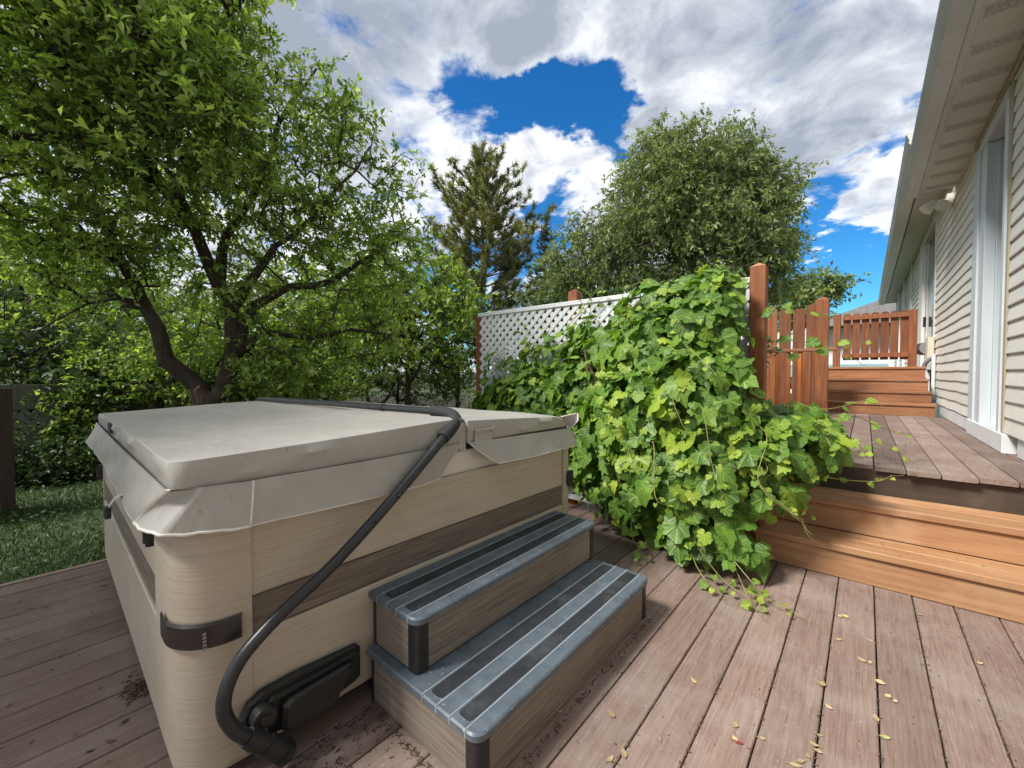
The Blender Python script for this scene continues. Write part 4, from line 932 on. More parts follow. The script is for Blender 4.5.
make_tree('apple_tree', tuple(at(205, D0))+(-.14,), 'large leafy fruit tree with forked dark trunk and sawn off stub behind the hot tub', 'tree', apple_limbs, np.concatenate([ell_pts(apple_ell, 2850), np.array([-3.9, -2.35, 3.4])+unit(rng.normal(size=(800, 3)))*rng.uniform(.3, 1, (800, 1))*np.array([1.7, 1.8, .8])]),  # second target cluster: unseen foliage added out of frame to shade the left deck
          M['bark'], L_apple, leaf=.060, per=27, twig=.26, step=.2, rtip=.0032, expo=.42, rmax=.03, width=.44, young=.38, wob=.10, rshift=.12)
# light bare spurs and the sawn stub
at_ = bpy.data.objects['apple_tree']
b = MB(); p = np.array(G(203, D0-.03, 395)); b.tube([p+[0, 0, -.08], p+[.0, -.02, .02], p+[-.008, -.05, .065]], [.075, .062, .05], 10); stb = b.build('cut_stub', M['bark_red'], at_, smooth=True)
b = MB(); q = p+np.array([-.008, -.05, .066]); b.obox(q+[.0, -.004, .0], (.040, .0, -.01), (.0, .018, .03), (.0, -.008, .005)); b.tube([q, q+np.array([-.001, -.012, .008])], [.046, .043], 12); b.build('sawn_face', M['cutwood'], stb)

# ---- slim branches hanging bare at left
# ---- background foliage masses, each a tree or shrub of its own
def shrub(name, label, px, d, ells, n, lm, leaf, per, twig, bark='bark', cat='shrub', group=None, trunk_r=.05, ybase=None, **kw):
    g = at(px, d); base = (g[0], g[1], -.15)
    top = np.mean([zat(e[1], e[2]) for e in ells])
    limbs = [(None, [(g[0], g[1], -.15, trunk_r), (g[0]+.05, g[1]+.05, max(.2, top*.6), trunk_r*.7), (g[0]+.1, g[1], top, trunk_r*.4)])]
    return make_tree(name, base, label, cat, limbs, ell_pts(ells, n), M[bark], lm, leaf=leaf, per=per, twig=twig, group=group, **kw)
shrub('leafy_tree', 'bright green bushy tree growing just right of the big fruit tree', 405, 7.2, [(400, 320, 7.2, 72, 62, 1.0, 2), (355, 300, 7.5, 60, 55, .8, 1.2), (455, 330, 7.2, 35, 50, .6, .8), (340, 360, 7.4, 80, 40, .8, 1.2), (430, 285, 7.4, 35, 30, .5, .4)],
      650, L_bright, .085, 22, .42, cat='tree', step=.35, rtip=.005, young=.4)
shrub('silvery_shrub', 'silvery grey green shrub showing just above the middle of the spa cover', 395, 8.6, [(400, 385, 8.6, 60, 22, .6, 1), (350, 378, 8.6, 35, 25, .5, .6)], 170, L_grey, .07, 24, .35, step=.3, width=.3)
shrub('dull_shrub', 'olive green shrub beside the left post of the lattice', 455, 8.0, [(452, 372, 8.0, 30, 32, .6, 1), (425, 352, 8.8, 40, 35, .6, .7)], 170, L_ash, .065, 22, .35, step=.3)
shrub('leafy_tree', 'yellow green tree behind the fence at the far left of the yard', 60, 10.0, [(40, 290, 10, 80, 75, 1.2, 2), (-30, 300, 10, 80, 90, 1.2, 1.4), (150, 330, 10.5, 60, 60, 1.0, 1)], 520, L_bright, .13, 22, .6, cat='tree', step=.5, rtip=.007)
shrub('sapling', 'slender dark leafed sapling by the white lattice at far left', 55, 5.6, [(50, 375, 5.6, 48, 48, .45, 1), (95, 395, 5.4, 36, 36, .35, .6), (20, 340, 5.5, 40, 50, .5, .7), (80, 345, 5.7, 50, 40, .5, .6), (15, 420, 5.4, 30, 40, .3, .5), (45, 480, 5.0, 40, 18, .3, .5), (100, 450, 5.2, 24, 30, .3, .4)], 640, L_dark, .065, 20, .28, cat='tree', trunk_r=.028, step=.25)
shrub('sapling', 'second thin sapling stem just left of the hot tub cover', 66, 5.9, [(110, 370, 5.9, 50, 40, .4, 1), (75, 425, 5.2, 26, 34, .3, .6)], 210, L_apple, .06, 18, .25, cat='tree', trunk_r=.03, step=.25)
shrub('leafy_shrub', 'mid green shrub crowding the trunk of the big fruit tree', 150, 5.6, [(150, 375, 5.6, 55, 38, .5, 1), (255, 385, 5.0, 60, 32, .4, 1), (310, 385, 5.4, 55, 28, .4, .7)], 420, L_apple, .06, 20, .25, step=.25)
shrub('leafy_tree', 'large pale green tree filling the background behind the big fruit tree', 220, 15, [(230, 330, 15, 170, 60, 2, 2), (330, 330, 15, 110, 65, 2, 1), (120, 340, 15, 110, 60, 2, 1)], 620, L_ash, .20, 22, .9, cat='tree', step=.7, rtip=.01)

# ---- pine
def conifer(name, label, px, d, ytop, ybot, rpx, kind='pine', n_whorl=15, lm=L_pine):
    g = at(px, d); s = d/FPX; zt_, zb_ = zat(ytop, d), zat(ybot, d); Rm = rpx*s
    t = thing(name, (g[0], g[1], -.15), label, 'tree')
    b = MB(); b.tube([(g[0], g[1], -.15), (g[0]+.05, g[1], zb_), (g[0]-.03, g[1], (zb_+zt_)/2), (g[0], g[1], zt_)], [.20*d/18, .16*d/18, .09*d/18, .012], 8)
    tufts = []
    for w in range(n_whorl):
        f = (w+.5)/n_whorl; z = zb_+(zt_-zb_)*f*.97
        if kind == 'pine': rad = Rm*min(1.0, (1-f)*1.6+.10)*(.75+.25*math.sin(w*2.1))*(1 if f > .25 else .8)
        else: rad = Rm*(1-f)+.1
        nb = 6 if kind == 'pine' else 9
        for k in range(nb):
            a = 2*PI*(k+rng.uniform(-.3, .3))/nb+w*1.3; L_ = rad*rng.uniform(.65, 1.15)
            p0 = np.array([g[0], g[1], z]); up_ = (.45+.5*f) if kind == 'pine' else .05
            pts = [p0, p0+np.array([math.cos(a)*L_*.5, math.sin(a)*L_*.5, L_*up_*.30]), p0+np.array([math.cos(a)*L_, math.sin(a)*L_, L_*up_*.85])]
            b.tube(pts, [.035*d/18, .022*d/18, .008], 4)
            m = max(3, int(L_/(.17 if kind == 'pine' else .15)))
            for q in range(m):
                ff = .3+.7*(q+1)/m; c = pts[0]*(1-ff)**2+pts[1]*2*ff*(1-ff)+pts[2]*ff*ff
                c = c+rng.normal(size=3)*.13*(1.2-ff*.4)*d/18
                dr = unit(pts[2]-pts[0]+np.array([0, 0, L_*.5])+rng.normal(size=3)*L_*.5)
                tufts.append((c, dr))
    tufts.append((np.array([g[0], g[1], zt_]), np.array([0, 0, 1.])))
    b.build('trunk', M['bark_light'], t, smooth=True)
    nn = 66 if kind == 'pine' else 26; nl = (.24 if kind == 'pine' else .13)*d/18
    C = np.repeat(np.array([q[0] for q in tufts]), nn, 0); Dd = np.repeat(np.array([q[1] for q in tufts]), nn, 0); n = len(C)
    Dn = unit(Dd*.75+rng.normal(size=(n, 3))*.62); C = C+Dd*rng.uniform(-.6, .5, (n, 1))*nl*1.1
    S = unit(np.cross(Dn, rng.normal(size=(n, 3)))); wd = .013*d/18 if kind == 'pine' else .010*d/18; L_ = nl*rng.uniform(.6, 1.1, (n, 1))
    V = np.stack([C-S*wd, C+S*wd, C+Dn*L_+S*wd*.4, C+Dn*L_-S*wd*.4], 1).reshape(-1, 3); F = np.arange(n*4).reshape(-1, 4)
    R = np.clip(np.repeat(rng.uniform(.1, .9, len(tufts)), nn)+rng.normal(size=n)*.15, 0, 1)
    fastmesh('crown', V, F, R, lm, t, (g[0], g[1], -.15))
conifer('pine_tree', 'tall open pine with long needles standing behind the lattice screen', 483, 18, 154, 350, 80, 'pine', 20)
conifer('spruce_tree', 'narrow dark spruce between the pine and the broad tree', 545, 20, 226, 350, 34, 'spruce', 16, L_spruce)
# ---- broad tree
Da = 14.
ash_l = [(None, LB((690, 420, Da, .22), (690, 330, Da, .19), (688, 290, Da, .16))),
 ((*G(688, Da, 290),), LB((688, 290, Da, .11), (668, 240, Da, .08), (655, 190, Da, .055), (650, 145, Da, .02))),
 ((*G(688, Da, 290),), LB((688, 290, Da, .11), (705, 240, Da, .08), (712, 190, Da, .05), (718, 150, Da, .02))),
 ((*G(690, Da, 320),), LB((690, 300, Da, .10), (640, 265, Da, .06), (590, 245, Da, .03), (570, 225, Da, .015))),
 ((*G(690, Da, 320),), LB((690, 300, Da, .10), (735, 262, Da, .06), (765, 230, Da, .03), (780, 212, Da, .012)))]
ash_e = [(655, 195, Da, 46, 54, 2.0, 1.5), (708, 192, Da, 50, 45, 2.0, 1.5), (645, 235, Da, 56, 50, 2.2, 1.5), (725, 228, Da, 52, 46, 2.2, 1.5), (690, 260, Da, 90, 55, 2.4, 1.6), (590, 262, Da, 46, 48, 1.4, 1.1), (562, 285, Da, 30, 38, 1.0, .6), (690, 160, Da, 60, 34, 1.6, 1.0), (765, 190, Da, 30, 26, 1.0, .5), (770, 215, Da, 20, 24, .8, .3), (762, 265, Da, 28, 42, .9, .6), (650, 140, Da, 18, 20, .6, .15), (735, 160, Da, 30, 18, .8, .3), (783, 235, Da, 10, 26, .5, .12)]
make_tree('ash_tree', tuple(at(690, Da))+(-.15,), 'broad round crowned tree with drooping olive leaves behind the lattice screen', 'tree', ash_l, ell_pts(ash_e, 2500), M['bark_light'], L_ash, leaf=.14, per=34, twig=.62, step=.5, rtip=.006, rmax=.06, droop=.55, width=.36, young=.25, upbias=.2)
shrub('small_tree', 'small dark green tree just above the tall board fence', 808, 19, [(815, 288, 19, 30, 14, 1.2, 1), (795, 310, 19, 34, 22, 1.2, 1.2), (832, 292, 19, 12, 8, .6, .3), (775, 300, 19, 20, 25, .8, .5)], 240, L_ash, .17, 24, .6, cat='tree', step=.5, rtip=.008, droop=.2)

# ---- left fence, far fences
t = thing('board_fence', (*at(10, 3.9), -.14), 'low dark brown board fence at the left edge of the lawn', 'fence')
a0, a1 = np.array(at(-6, 3.75)), np.array(at(-170, 3.0)); dr = unit(a1-a0); nr = np.array([-dr[1], dr[0]]); L_ = np.linalg.norm(a1-a0); m = int(L_/.14)
for i in range(m):
    p = a0+dr*(i+.5)*.14; b = MB(); z1 = zat(397, 3.75)+random.uniform(-.01, .01)
    b.obox((p[0], p[1], (z1-.14)/2), (dr[0]*.066, dr[1]*.066, 0), (nr[0]*.01, nr[1]*.01, 0), (0, 0, (z1+.14)/2)); b.build('board', M['brownfence'], t)
p = a0-dr*.05+nr*.03; b = MB(); b.obox((p[0], p[1], .43), (.045, 0, 0), (0, .045, 0), (0, 0, .57)); b.build('post', M['brownfence'], t)
for zz in (.1, .8):
    c = (a0+a1)/2+nr*-.03; b = MB(); b.obox((c[0], c[1], zz), (dr[0]*L_/2, dr[1]*L_/2, 0), (nr[0]*.018, nr[1]*.018, 0), (0, 0, .04)); b.build('rail', M['brownfence'], t)
# grey green boundary screen with lattice
XB = -7.6
t = thing('lattice_fence', (XB, .6, -.14), 'weathered pale lattice and panel fence behind the saplings at far left', 'fence')
b = MB(); lattice(b, -.9, .95, -.12, .70, .075, .040, .008, XB, swap=True); b.build('lattice_panel', M['palewood'], t)
b = MB(); b.bbox(XB-.02, XB, -.9, .95, .702, 1.0, .003, None, 'y'); b.build('panel', M['greywood'], t)
b = MB()
for i in range(16):
    y = .98+i*.145; b.bbox(XB-.02, XB, y, y+.138, -.12, .98, .003, None, 'z')
b.build('panel', M['greywood'], t)
for y in (-.94, .965, 3.32):
    b = MB(); b.bbox(XB-.05, XB+.04, y-.045, y+.045, -.14, 1.02, .004, None, 'z'); b.build('post', M['greywood'], t)
# far picket fence seen low between spa cover and lattice
t = thing('picket_fence', (*at(435, 11), -.15), 'low weathered picket fence in the far distance beside the lattice', 'fence')
a0, a1 = np.array(at(330, 11.5)), np.array(at(500, 10.5)); dr = unit(a1-a0); nr = np.array([-dr[1], dr[0]]); L_ = np.linalg.norm(a1-a0); m = int(L_/.12)
b = MB()
for i in range(m):
    p = a0+dr*(i+.5)*.12; b.obox((p[0], p[1], .17), (dr[0]*.05, dr[1]*.05, 0), (nr[0]*.01, nr[1]*.01, 0), (0, 0, .32+random.uniform(-.01, .01)))
b.build('pickets', M['greywood'], t)
c = (a0+a1)/2; b = MB(); b.obox((c[0]+nr[0]*.03, c[1]+nr[1]*.03, .1), (dr[0]*L_/2, dr[1]*L_/2, 0), (nr[0]*.018, nr[1]*.018, 0), (0, 0, .04)); b.build('rail', M['greywood'], t)

# ---- grass
def grass():
    n = 42000
    x = -3.54-rng.uniform(0, 1, n)**1.5*4.2; y = rng.uniform(-2.2, 4.0, n)
    h = rng.uniform(.03, .085, n)*(1+.5*np.sin(x*3+y*2)*np.sin(y*4)); P = np.stack([x, y, np.full(n, -.145)], 1)
    a = rng.uniform(0, 2*PI, n); lean = rng.uniform(.1, .9, n); D = np.stack([np.cos(a)*lean, np.sin(a)*lean, np.ones(n)], 1); D = unit(D); S = np.stack([-np.sin(a), np.cos(a), np.zeros(n)], 1)
    w = .0032; H_ = h[:, None]
    m1 = P+D*H_*.55; tip = P+D*H_+np.stack([np.cos(a), np.sin(a), -np.ones(n)*.6], 1)*H_*.35*lean[:, None]
    V = np.stack([P-S*w, P+S*w, m1+S*w*.9, m1-S*w*.9, tip+S*w*.15, tip-S*w*.15], 1).reshape(-1, 3); i = np.arange(n)*6
    F = np.concatenate([np.stack([i, i+1, i+2, i+3], 1), np.stack([i+3, i+2, i+4, i+5], 1)]); r = rng.uniform(0, 1, n); R = np.concatenate([r, r])
    tag(fastmesh('grass', V, F, R, L_grass), kind='stuff')
    # broad leaved weeds among the grass
    n = 5000; x = -3.6-rng.uniform(0, 1, n)**1.3*3.4; y = rng.uniform(-1.6, 2.5, n); z = -.14+rng.uniform(.01, .07, n)+np.maximum(0, (-x-5.0))*.08*rng.uniform(0, 1, n)
    P = np.stack([x, y, z], 1); D = rng.normal(size=(n, 3)); D[:, 2] = np.abs(D[:, 2])*.4
    o = leaf_cloud(P, D, rng.uniform(.02, .045, n), rng.uniform(0, .45, n), 'weeds', L_dark, None, (0, 0, 0), width=.7, upbias=1.2); tag(o, kind='stuff')
grass()

# ---- the grape vine
def vine_leaf_template():
    pts = [(0, 0)]
    key = [(-168, .40), (-150, .60), (-132, .66), (-118, .74), (-102, .72), (-88, .80), (-74, .74), (-62, .70), (-50, .84), (-38, .80), (-28, .78), (-15, .90), (0, 1.06), (15, .90), (28, .78), (38, .80), (50, .84), (62, .70), (74, .74), (88, .80), (102, .72), (118, .74), (132, .66), (150, .60), (168, .40)]
    # angle measured from the tip direction (+y) ; petiole joint at origin
    for a, r in key: pts.append((r*math.sin(math.radians(a))*.70, r*math.cos(math.radians(a))*.72+.0))
    V = np.array(pts); n = len(key); F = [(0, i+1, i+2) for i in range(n-1)]
    mid = V*0.5; V2 = np.concatenate([V[:1], mid[1:], V[1:]]); F4 = []; F3 = []
    for i in range(n-1): F3.append((0, 1+i, 2+i)); F3.append((1+i, 1+n+i, 2+n+i)); F3.append((1+i, 2+n+i, 2+i))
    return V2, np.array(F3)
LV, LF3 = vine_leaf_template()
def vine_leaves(P, Nrm, Tip, size, R, name, parent, off):
    n = len(P); Nrm = unit(Nrm); Tip = unit(Tip-Nrm*np.sum(Tip*Nrm, 1, keepdims=True)); S = np.cross(Tip, Nrm)
    x = LV[:, 0][None]; y = LV[:, 1][None]; cup = rng.uniform(-.1, .62, (n, 1)); fold = rng.uniform(-.12, .5, (n, 1)); ph = rng.uniform(0, 6, (n, 1)); asym = rng.uniform(-.12, .12, (n, 1))
    wob = rng.normal(1, .065, (n, LV.shape[0]))
    x = x*wob; y = y*wob
    z = -cup*(x*x+y*y)+fold*np.abs(x)+.05*np.sin(9*np.arctan2(x, y+1e-6)+ph)*np.sqrt(x*x+y*y)*1.2+asym*x
    s = size[:, None, None]
    V = P[:, None]+(S[:, None]*x[..., None]+Tip[:, None]*y[..., None]+Nrm[:, None]*z[..., None])*s
    k = LV.shape[0]; F = (LF3[None]+(np.arange(n)*k)[:, None, None]).reshape(-1, 3)
    uv = np.tile(np.stack([LV[:, 0], LV[:, 1]], 1), (n, 1))
    return fastmesh(name, V.reshape(-1, 3), F, np.repeat(R, len(LF3)), L_vine, parent, off, uv=uv, k=3, smooth=True)
def vine():
    loc = (-.9, 2.75, 0); t = thing('grape_vine', loc, 'sprawling green grape vine covering the lattice and spilling onto the deck', 'vine')
    # blobs in world space (cx,cy,cz,rx,ry,rz,count)
    B = [(-.78, 2.74, 1.42, .26, .18, .26, 190), (-1.02, 2.76, 1.28, .34, .20, .32, 250), (-1.35, 2.80, 1.15, .34, .16, .32, 190), (-.80, 2.66, 1.0, .36, .26, .34, 290), (-1.15, 2.66, .82, .40, .26, .34, 290),
         (-.55, 2.74, .62, .34, .26, .32, 240), (-.85, 2.60, .50, .40, .24, .34, 260), (-1.35, 2.70, .45, .36, .20, .34, 190), (-.68, 2.55, .20, .28, .18, .18, 100), (-1.05, 2.72, .20, .34, .14, .2, 70), (-1.72, 2.82, 1.02, .32, .14, .28, 150), (-1.75, 2.80, .62, .34, .14, .38, 140),
         (-2.15, 2.84, .92, .36, .12, .28, 170), (-2.5, 2.86, .84, .34, .10, .26, 150), (-2.82, 2.88, .74, .22, .08, .24, 80), (-1.75, 2.86, 1.16, .34, .10, .24, 60), (-.27, 3.02, .70, .20, .26, .17, 100), (-.30, 3.3, .78, .22, .28, .15, 90), (-.62, 2.85, .90, .2, .2, .3, 90), (-.78, 2.84, 1.66, .20, .13, .14, 80), (-1.05, 2.88, 1.66, .34, .09, .12, 70), (-1.5, 2.88, 1.48, .38, .08, .20, 60), (-2.05, 2.9, 1.28, .5, .05, .28, 80), (-2.55, 2.9, 1.15, .4, .04, .25, 34)]
    P = []; Nn = []; T = []; S = []; R = []
    for (cx, cy, cz, rx, ry, rz, n) in B:
        n = int(n*.84); d = unit(rng.normal(size=(n, 3))); d[:, 1] = -np.abs(d[:, 1])*np.where(rng.uniform(size=n) < .85, 1, -.3); r = rng.uniform(.45, 1.05, n)[:, None]
        p = np.array([cx, cy, cz])+d*np.array([rx, ry, rz])*r
        nrm = unit(d*np.array([.8, 1.1, .6])+rng.normal(size=(n, 3))*.38+np.array([.05, -.35, .55])); tip = rng.normal(size=(n, 3))*.45+np.array([0, -.25, -1])+d*.4
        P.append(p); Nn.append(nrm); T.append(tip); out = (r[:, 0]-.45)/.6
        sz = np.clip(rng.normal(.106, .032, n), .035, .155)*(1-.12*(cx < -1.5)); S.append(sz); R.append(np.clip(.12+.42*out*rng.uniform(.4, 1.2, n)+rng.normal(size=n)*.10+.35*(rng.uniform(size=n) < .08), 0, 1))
    for (cx, cy, cz, rx, ry, rz, n) in B:
        n = int(n*.20); d = unit(rng.normal(size=(n, 3))+np.array([0, -.4, .3])); d[:, 1] = -np.abs(d[:, 1])
        P.append(np.array([cx, cy, cz])+d*np.array([rx, ry, rz])*rng.uniform(1.0, 1.14, (n, 1))); Nn.append(unit(d+rng.normal(size=(n, 3))*.5+np.array([0, -.2, .6]))); T.append(rng.normal(size=(n, 3))*.6+np.array([0, -.2, -.8]))
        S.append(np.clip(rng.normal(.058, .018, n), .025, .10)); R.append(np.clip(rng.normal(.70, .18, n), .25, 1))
    P = np.concatenate(P); Nn = np.concatenate(Nn); T = np.concatenate(T); S = np.concatenate(S); R = np.concatenate(R)
    ok = (P[:, 2] > .03) & ~((P[:, 0] < -1.2) & (P[:, 1] < 2.14) & (P[:, 2] < .95)) & (P[:, 1] < 2.95+10*(P[:, 0] > -.5)) & ~((P[:, 0] > -.5) & (P[:, 1] > 3.44) & (P[:, 2] < .58)) & ~((P[:, 0] > -.52) & (P[:, 1] > 2.88) & (P[:, 2] < .22)) & ~((P[:, 0] > -.52) & (P[:, 1] > 3.14) & (P[:, 2] < .41))
    P, Nn, T, S, R = P[ok], Nn[ok], T[ok], S[ok], R[ok]
    st = MB(); sh = MB()
    # woody stems inside
    for i in range(46):
        x0 = random.uniform(-1.6, -.6); p0 = np.array([random.uniform(-1.4, -.6), 2.88, .01]); p3 = np.array([x0, random.uniform(2.6, 2.93), random.uniform(.5, 1.6)])
        p1 = p0*.7+p3*.3+rng.normal(size=3)*.12; p2 = p0*.3+p3*.7+rng.normal(size=3)*.12; p1[1] = min(p1[1], 2.93); p2[1] = min(p2[1], 2.93)
        st.tube(smooth_path([p0, p1, p2, p3], 5), [random.uniform(.004, .011)]*16, 5)
    # shoots: start, end, sag, leaves, size, young
    shoots = [((-.45, 2.85, 1.50), (-.12, 3.2, 1.50), .02, 5, .065), ((-.40, 3.0, 1.35), (.0, 3.9, 1.36), -.05, 6, .07), ((-.35, 3.0, 1.22), (-.02, 3.7, 1.20), .05, 5, .06), ((-.3, 3.1, .85), (.28, 3.75, .72), .06, 7, .06),
              ((-.2, 3.1, .75), (.22, 3.3, .62), .03, 7, .045), ((-.35, 2.85, .6), (.12, 3.05, .58), -.05, 6, .045), ((-.45, 2.7, .5), (-.2, 2.75, .36), -.03, 6, .05), ((-.6, 2.5, .3), (-.38, 2.22, .03), -.08, 8, .05),
              ((-.75, 2.45, .25), (-.55, 2.25, .03), -.06, 6, .05), ((-1.1, 2.45, .35), (-.98, 2.30, .05), -.05, 6, .055), ((-.7, 2.5, .9), (-.55, 2.25, .55), .06, 9, .045), ((-1.15, 2.5, .85), (-1.1, 2.28, .55), .08, 9, .04),
              ((-.9, 2.6, 1.15), (-.75, 2.3, .85), .1, 9, .045), ((-1.2, 2.75, 1.4), (-1.15, 2.6, 1.62), .05, 7, .045), ((-1.5, 2.85, 1.4), (-1.7, 2.8, 1.72), .02, 7, .045), ((-2.1, 2.88, 1.2), (-2.35, 2.8, 1.62), .02, 9, .045), ((-.75, 2.9, 1.6), (-.66, 2.85, 1.85), .0, 7, .05), ((-1.9, 2.9, 1.5), (-1.55, 2.88, 1.78), .03, 7, .04),
              ((-2.4, 2.88, 1.0), (-2.7, 2.85, 1.3), .0, 6, .045), ((-.95, 2.5, 1.3), (-.6, 2.3, 1.15), .1, 8, .05), ((-.5, 2.6, .75), (-.25, 2.4, .45), .05, 9, .045), ((-1.0, 2.4, .7), (-.8, 2.22, .42), .06, 9, .04), ((-.3, 3.0, .95), (.05, 3.35, .95), .05, 8, .06), ((-.35, 2.8, .80), (.0, 2.95, .70), .05, 8, .06)]
    for a in list(shoots):
        for _ in range(1):
            q = np.array(a[0])+rng.normal(size=3)*[.12, .04, .08]; e = np.array(a[1])+rng.normal(size=3)*[.12, .05, .08]
            e[2] = max(e[2], .03); q[2] = max(q[2], .05)
            if e[0] > .1 or random.random() < .5: continue
            shoots.append((tuple(q), tuple(e), a[2], a[3], a[4]*.9))
    P2 = []; N2_ = []; T2 = []; S2 = []; R2 = []
    for (a, c, sag, n, sz) in shoots:
        sh = MB()
        a, c = np.array(a), np.array(c); L_ = np.linalg.norm(c-a)
        pts = smooth_path([a, a+(c-a)*.35+[0, 0, sag]+rng.normal(size=3)*.045, a+(c-a)*.7+[0, 0, sag*.7]+rng.normal(size=3)*.04, c], 6)
        pts = [np.array([p[0], p[1], max(p[2], .012)]) for p in pts]
        sh.tube(pts, [.0032-.0016*i/len(pts) for i in range(len(pts))], 5)
        for k in range(n):
            f = (k+.7)/n; i = min(int(f*(len(pts)-1)), len(pts)-1); p = pts[i]; dd = unit(c-a); side = unit(np.cross(dd, [0, 0, 1]))*(1 if k % 2 else -1)
            q = p+side*.03+[0, 0, -.005 if p[2] > .03 else .01]; q[2] = max(q[2], .02)
            sh.tube([p, (p+q)/2+[0, 0, .008], q], .0013, 4, cap=False)
            P2.append(q); N2_.append(unit(np.array([0, -.55, .7])+rng.normal(size=3)*.4)); T2.append(side*.8+dd*.5+np.array([0, 0, -.6 if q[2] > .08 else 0])+rng.normal(size=3)*.3); S2.append(sz*(1.25-.75*f)*random.uniform(.75, 1.2)); R2.append(np.clip(.5+.5*f+random.uniform(-.25, .1), 0, 1))
        # tendril
        if random.random() < .7:
            p = c; tp = [p]; 
            for k in range(7): p = p+unit(c-a)*.015+np.array([math.cos(k*1.1), math.sin(k*1.1), .6*math.sin(k*.8)])*.012; p = np.array([p[0], p[1], max(p[2], .01)]); tp.append(p)
            sh.tube(tp, .0009, 4)
        sh.build('shoot', M['shoot'], t, smooth=True)
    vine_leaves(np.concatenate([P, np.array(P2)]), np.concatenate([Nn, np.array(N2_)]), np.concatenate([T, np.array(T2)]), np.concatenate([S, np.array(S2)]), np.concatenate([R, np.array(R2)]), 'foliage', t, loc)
    st.build('stem', M['vinewood'], t, smooth=True)
vine()

# ---- leaves and litter on the deck
def photo_ground(x, y, z=0.0):
    v = pdir(x, y); k = (z-CAMH)/v[2]; return v[0]*k, v[1]*k
def fallen(name, px, py, size, m, label, cat='leaf', group=None, z=0.0, asp=.5):
    x, y = photo_ground(px, py, z); a = random.uniform(0, 2*PI); b = MB(); n = 5; ca, sa = math.cos(a), math.sin(a)
    c1, c2 = random.uniform(.1, .5), random.uniform(.1, .5)
    def fn(u, v):
        t_ = (u-.5)*2; w = math.sin(min(max(u, .02), .98)*PI)**.8*asp*.5; s = (v-.5)*2*w
        lx, ly = t_*.5*size, s*size; lz = size*(c1*t_*t_*.35+c2*s*s*1.6)+.0025
        return (x+lx*ca-ly*sa, y+lx*sa+ly*ca, z+lz)
    b.grid(fn, 6, 3); b.tube([fn(1, .5), tuple(np.array(fn(1, .5))+np.array([ca, sa, 0])*size*.3)], .0008, 4)
    me = b.build(name, m, smooth='all'); V = me.data; off = Vector((x, y, z)); V.transform(Matrix.Translation(-off)); me.location = off
    tag(me, label, cat, group); return me
dry = [(840, 617), (870, 641), (862, 661), (870, 663), (920, 615), (958, 608), (822, 685), (829, 708), (820, 684), (838, 640), (880, 683), (888, 697), (895, 702), (820, 736), (814, 745), (818, 752), (762, 739), (800, 762), (808, 757), (610, 760), (624, 755), (612, 716), (694, 682), (735, 726), (876, 719), (795, 766), (660, 740), (560, 712), (980, 664), (735, 740), (385, 690), (405, 705)]
for i, (x, y) in enumerate(dry):
    if x < 500: lb, gp = 'straw coloured leaf scrap on the deck beside the left end of the step unit', 'leaf scraps left of the step unit'
    elif x < 760: lb, gp = 'straw coloured leaf scrap on the deck boards right of the step unit', 'leaf scraps right of the step unit'
    elif y < 660: lb, gp = 'straw coloured leaf scrap on the deck just in front of the wooden steps', 'leaf scraps in front of the wooden steps'
    elif y < 716: lb, gp = 'curled straw coloured leaf scrap in the middle of the open deck on the right', 'leaf scraps in the middle of the deck'
    else: lb, gp = 'straw coloured leaf scrap near the bottom edge of the picture on the deck', 'leaf scraps nearest the viewer'
    fallen('fallen_leaf', x, y, random.uniform(.016, .034), M['dryleaf'], lb, 'leaf', gp, asp=random.uniform(.3, .8))
fallen('fallen_leaf', 738, 743, .028, M['redleaf'], 'small dark red leaf lying on the right side of the deck', asp=.5)
fallen('fallen_leaf', 885, 738, .030, M['paleleaf'], 'lone yellow green leaf near the bottom edge of the deck', asp=.55)
fallen('fallen_leaf', 845, 617, .032, M['paleleaf'], 'pale yellow leaf on the deck in front of the wooden steps', asp=.9)
fallen('fallen_leaf', 975, 454, .05, M['dryleaf'], 'brown leaf lying on the raised deck near the house', z=.555, asp=.5)
for i, (x, y) in enumerate([(95, 588), (103, 586), (30, 609), (110, 742), (90, 752), (125, 722)]):
    fallen('leaf_scrap', x, y, random.uniform(.018, .032), M['litter'], 'dark brown leaf scrap on the shaded deck left of the hot tub', 'leaf', 'dark leaf scraps left of the hot tub', asp=random.uniform(.4, .8))
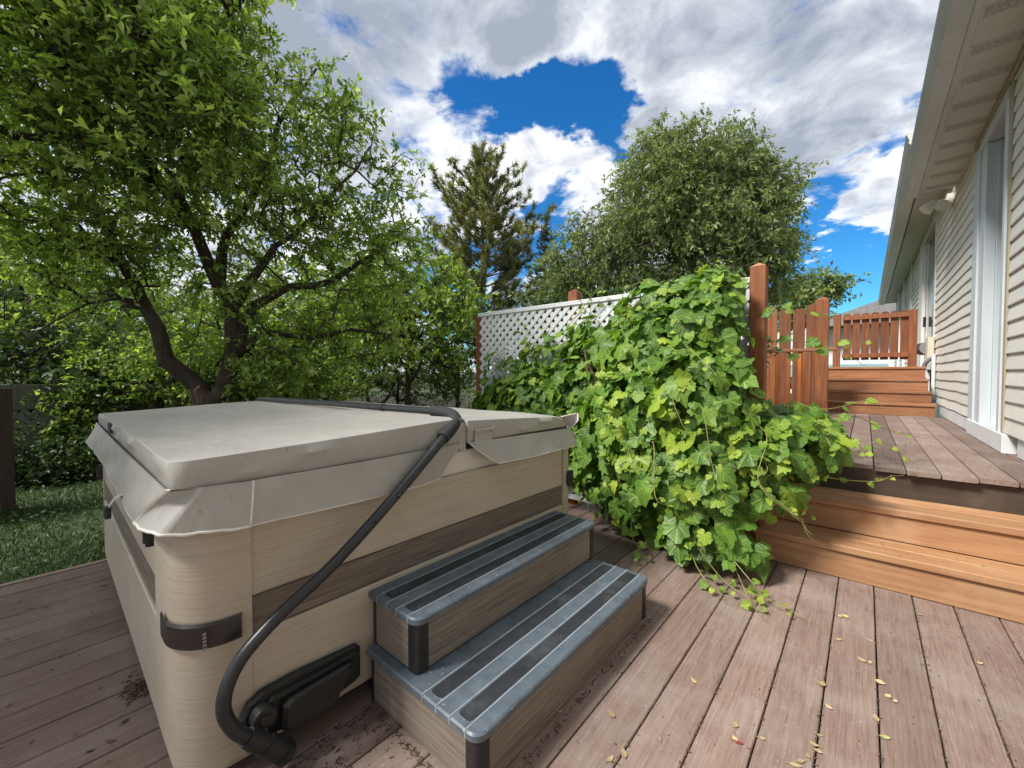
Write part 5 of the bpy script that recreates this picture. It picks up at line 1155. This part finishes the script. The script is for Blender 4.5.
def litter():
    b = MB()
    def bit(x, y, s, z=0.0, r=None):
        a = random.uniform(0, PI); l = s*random.uniform(.5, 1.6); w = s*random.uniform(.08, .3)
        b.obox((x, y, z+.002+w*.3), (math.cos(a)*l/2, math.sin(a)*l/2, random.uniform(-.1, .1)*l), (-math.sin(a)*w/2, math.cos(a)*w/2, 0), (0, 0, w*.3), r)
    for k in range(-2, 8):     # gaps between boards collect bits
        x = X0+k*P
        for i in range(120):
            y = random.uniform(.9, 2.85); bit(x+random.gauss(0, .004), y, random.uniform(.004, .010))
    for i in range(700): bit(random.uniform(-1.2, 1.4), random.uniform(.4, 2.9), random.uniform(.003, .008))
    for i in range(500):     # along the tub base and the steps
        y = random.uniform(.25, .78); bit(-1.28+abs(random.gauss(0, .10)), y, random.uniform(.004, .012), r=random.uniform(0, .5))
    for i in range(260): bit(-.745+abs(random.gauss(0, .015)), random.uniform(.8, 1.87), random.uniform(.004, .012))
    for i in range(160): bit(random.uniform(-1.28, -.75), .728-abs(random.gauss(0, .012)), random.uniform(.004, .012))
    cx_, cy_ = photo_ground(136, 690)
    for i in range(150):
        x, y = cx_+random.gauss(0, .035), cy_+random.gauss(0, .018); bit(x, y, random.uniform(.006, .022), r=random.uniform(0, .7))
    for i in range(300): bit(random.uniform(-3.5, -1.4), random.uniform(-1.0, .2), random.uniform(.004, .012))
    for i in range(110): bit(random.uniform(-.2, .8), random.uniform(3.5, 7.5), random.uniform(.006, .015), .555)
    for i in range(60): bit(random.uniform(-.45, .6), random.uniform(2.9, 3.1), random.uniform(.004, .010), .192)
    tag(b.build('leaf_litter', M['litter']), kind='stuff')
litter()
# dark hedge behind the lattice screen, so that its holes show green
shrub('hedge_shrub', 'dark green shrub filling the space right behind the lattice screen', 620, 6.3, [(530, 350, 6.3, 60, 55, .4, 1), (620, 345, 5.8, 70, 60, .4, 1.2), (700, 340, 5.4, 60, 60, .3, 1)], 420, L_dark, .075, 26, .3, step=.3)

shrub('low_shrub', 'low dark leafy shrub along the back edge of the small lawn', 30, 4.7, [(20, 478, 4.7, 60, 26, .35, 1), (75, 462, 4.9, 40, 26, .3, .8), (-20, 470, 4.4, 40, 40, .3, .6)], 330, L_dark, .05, 20, .16, trunk_r=.02, step=.2)
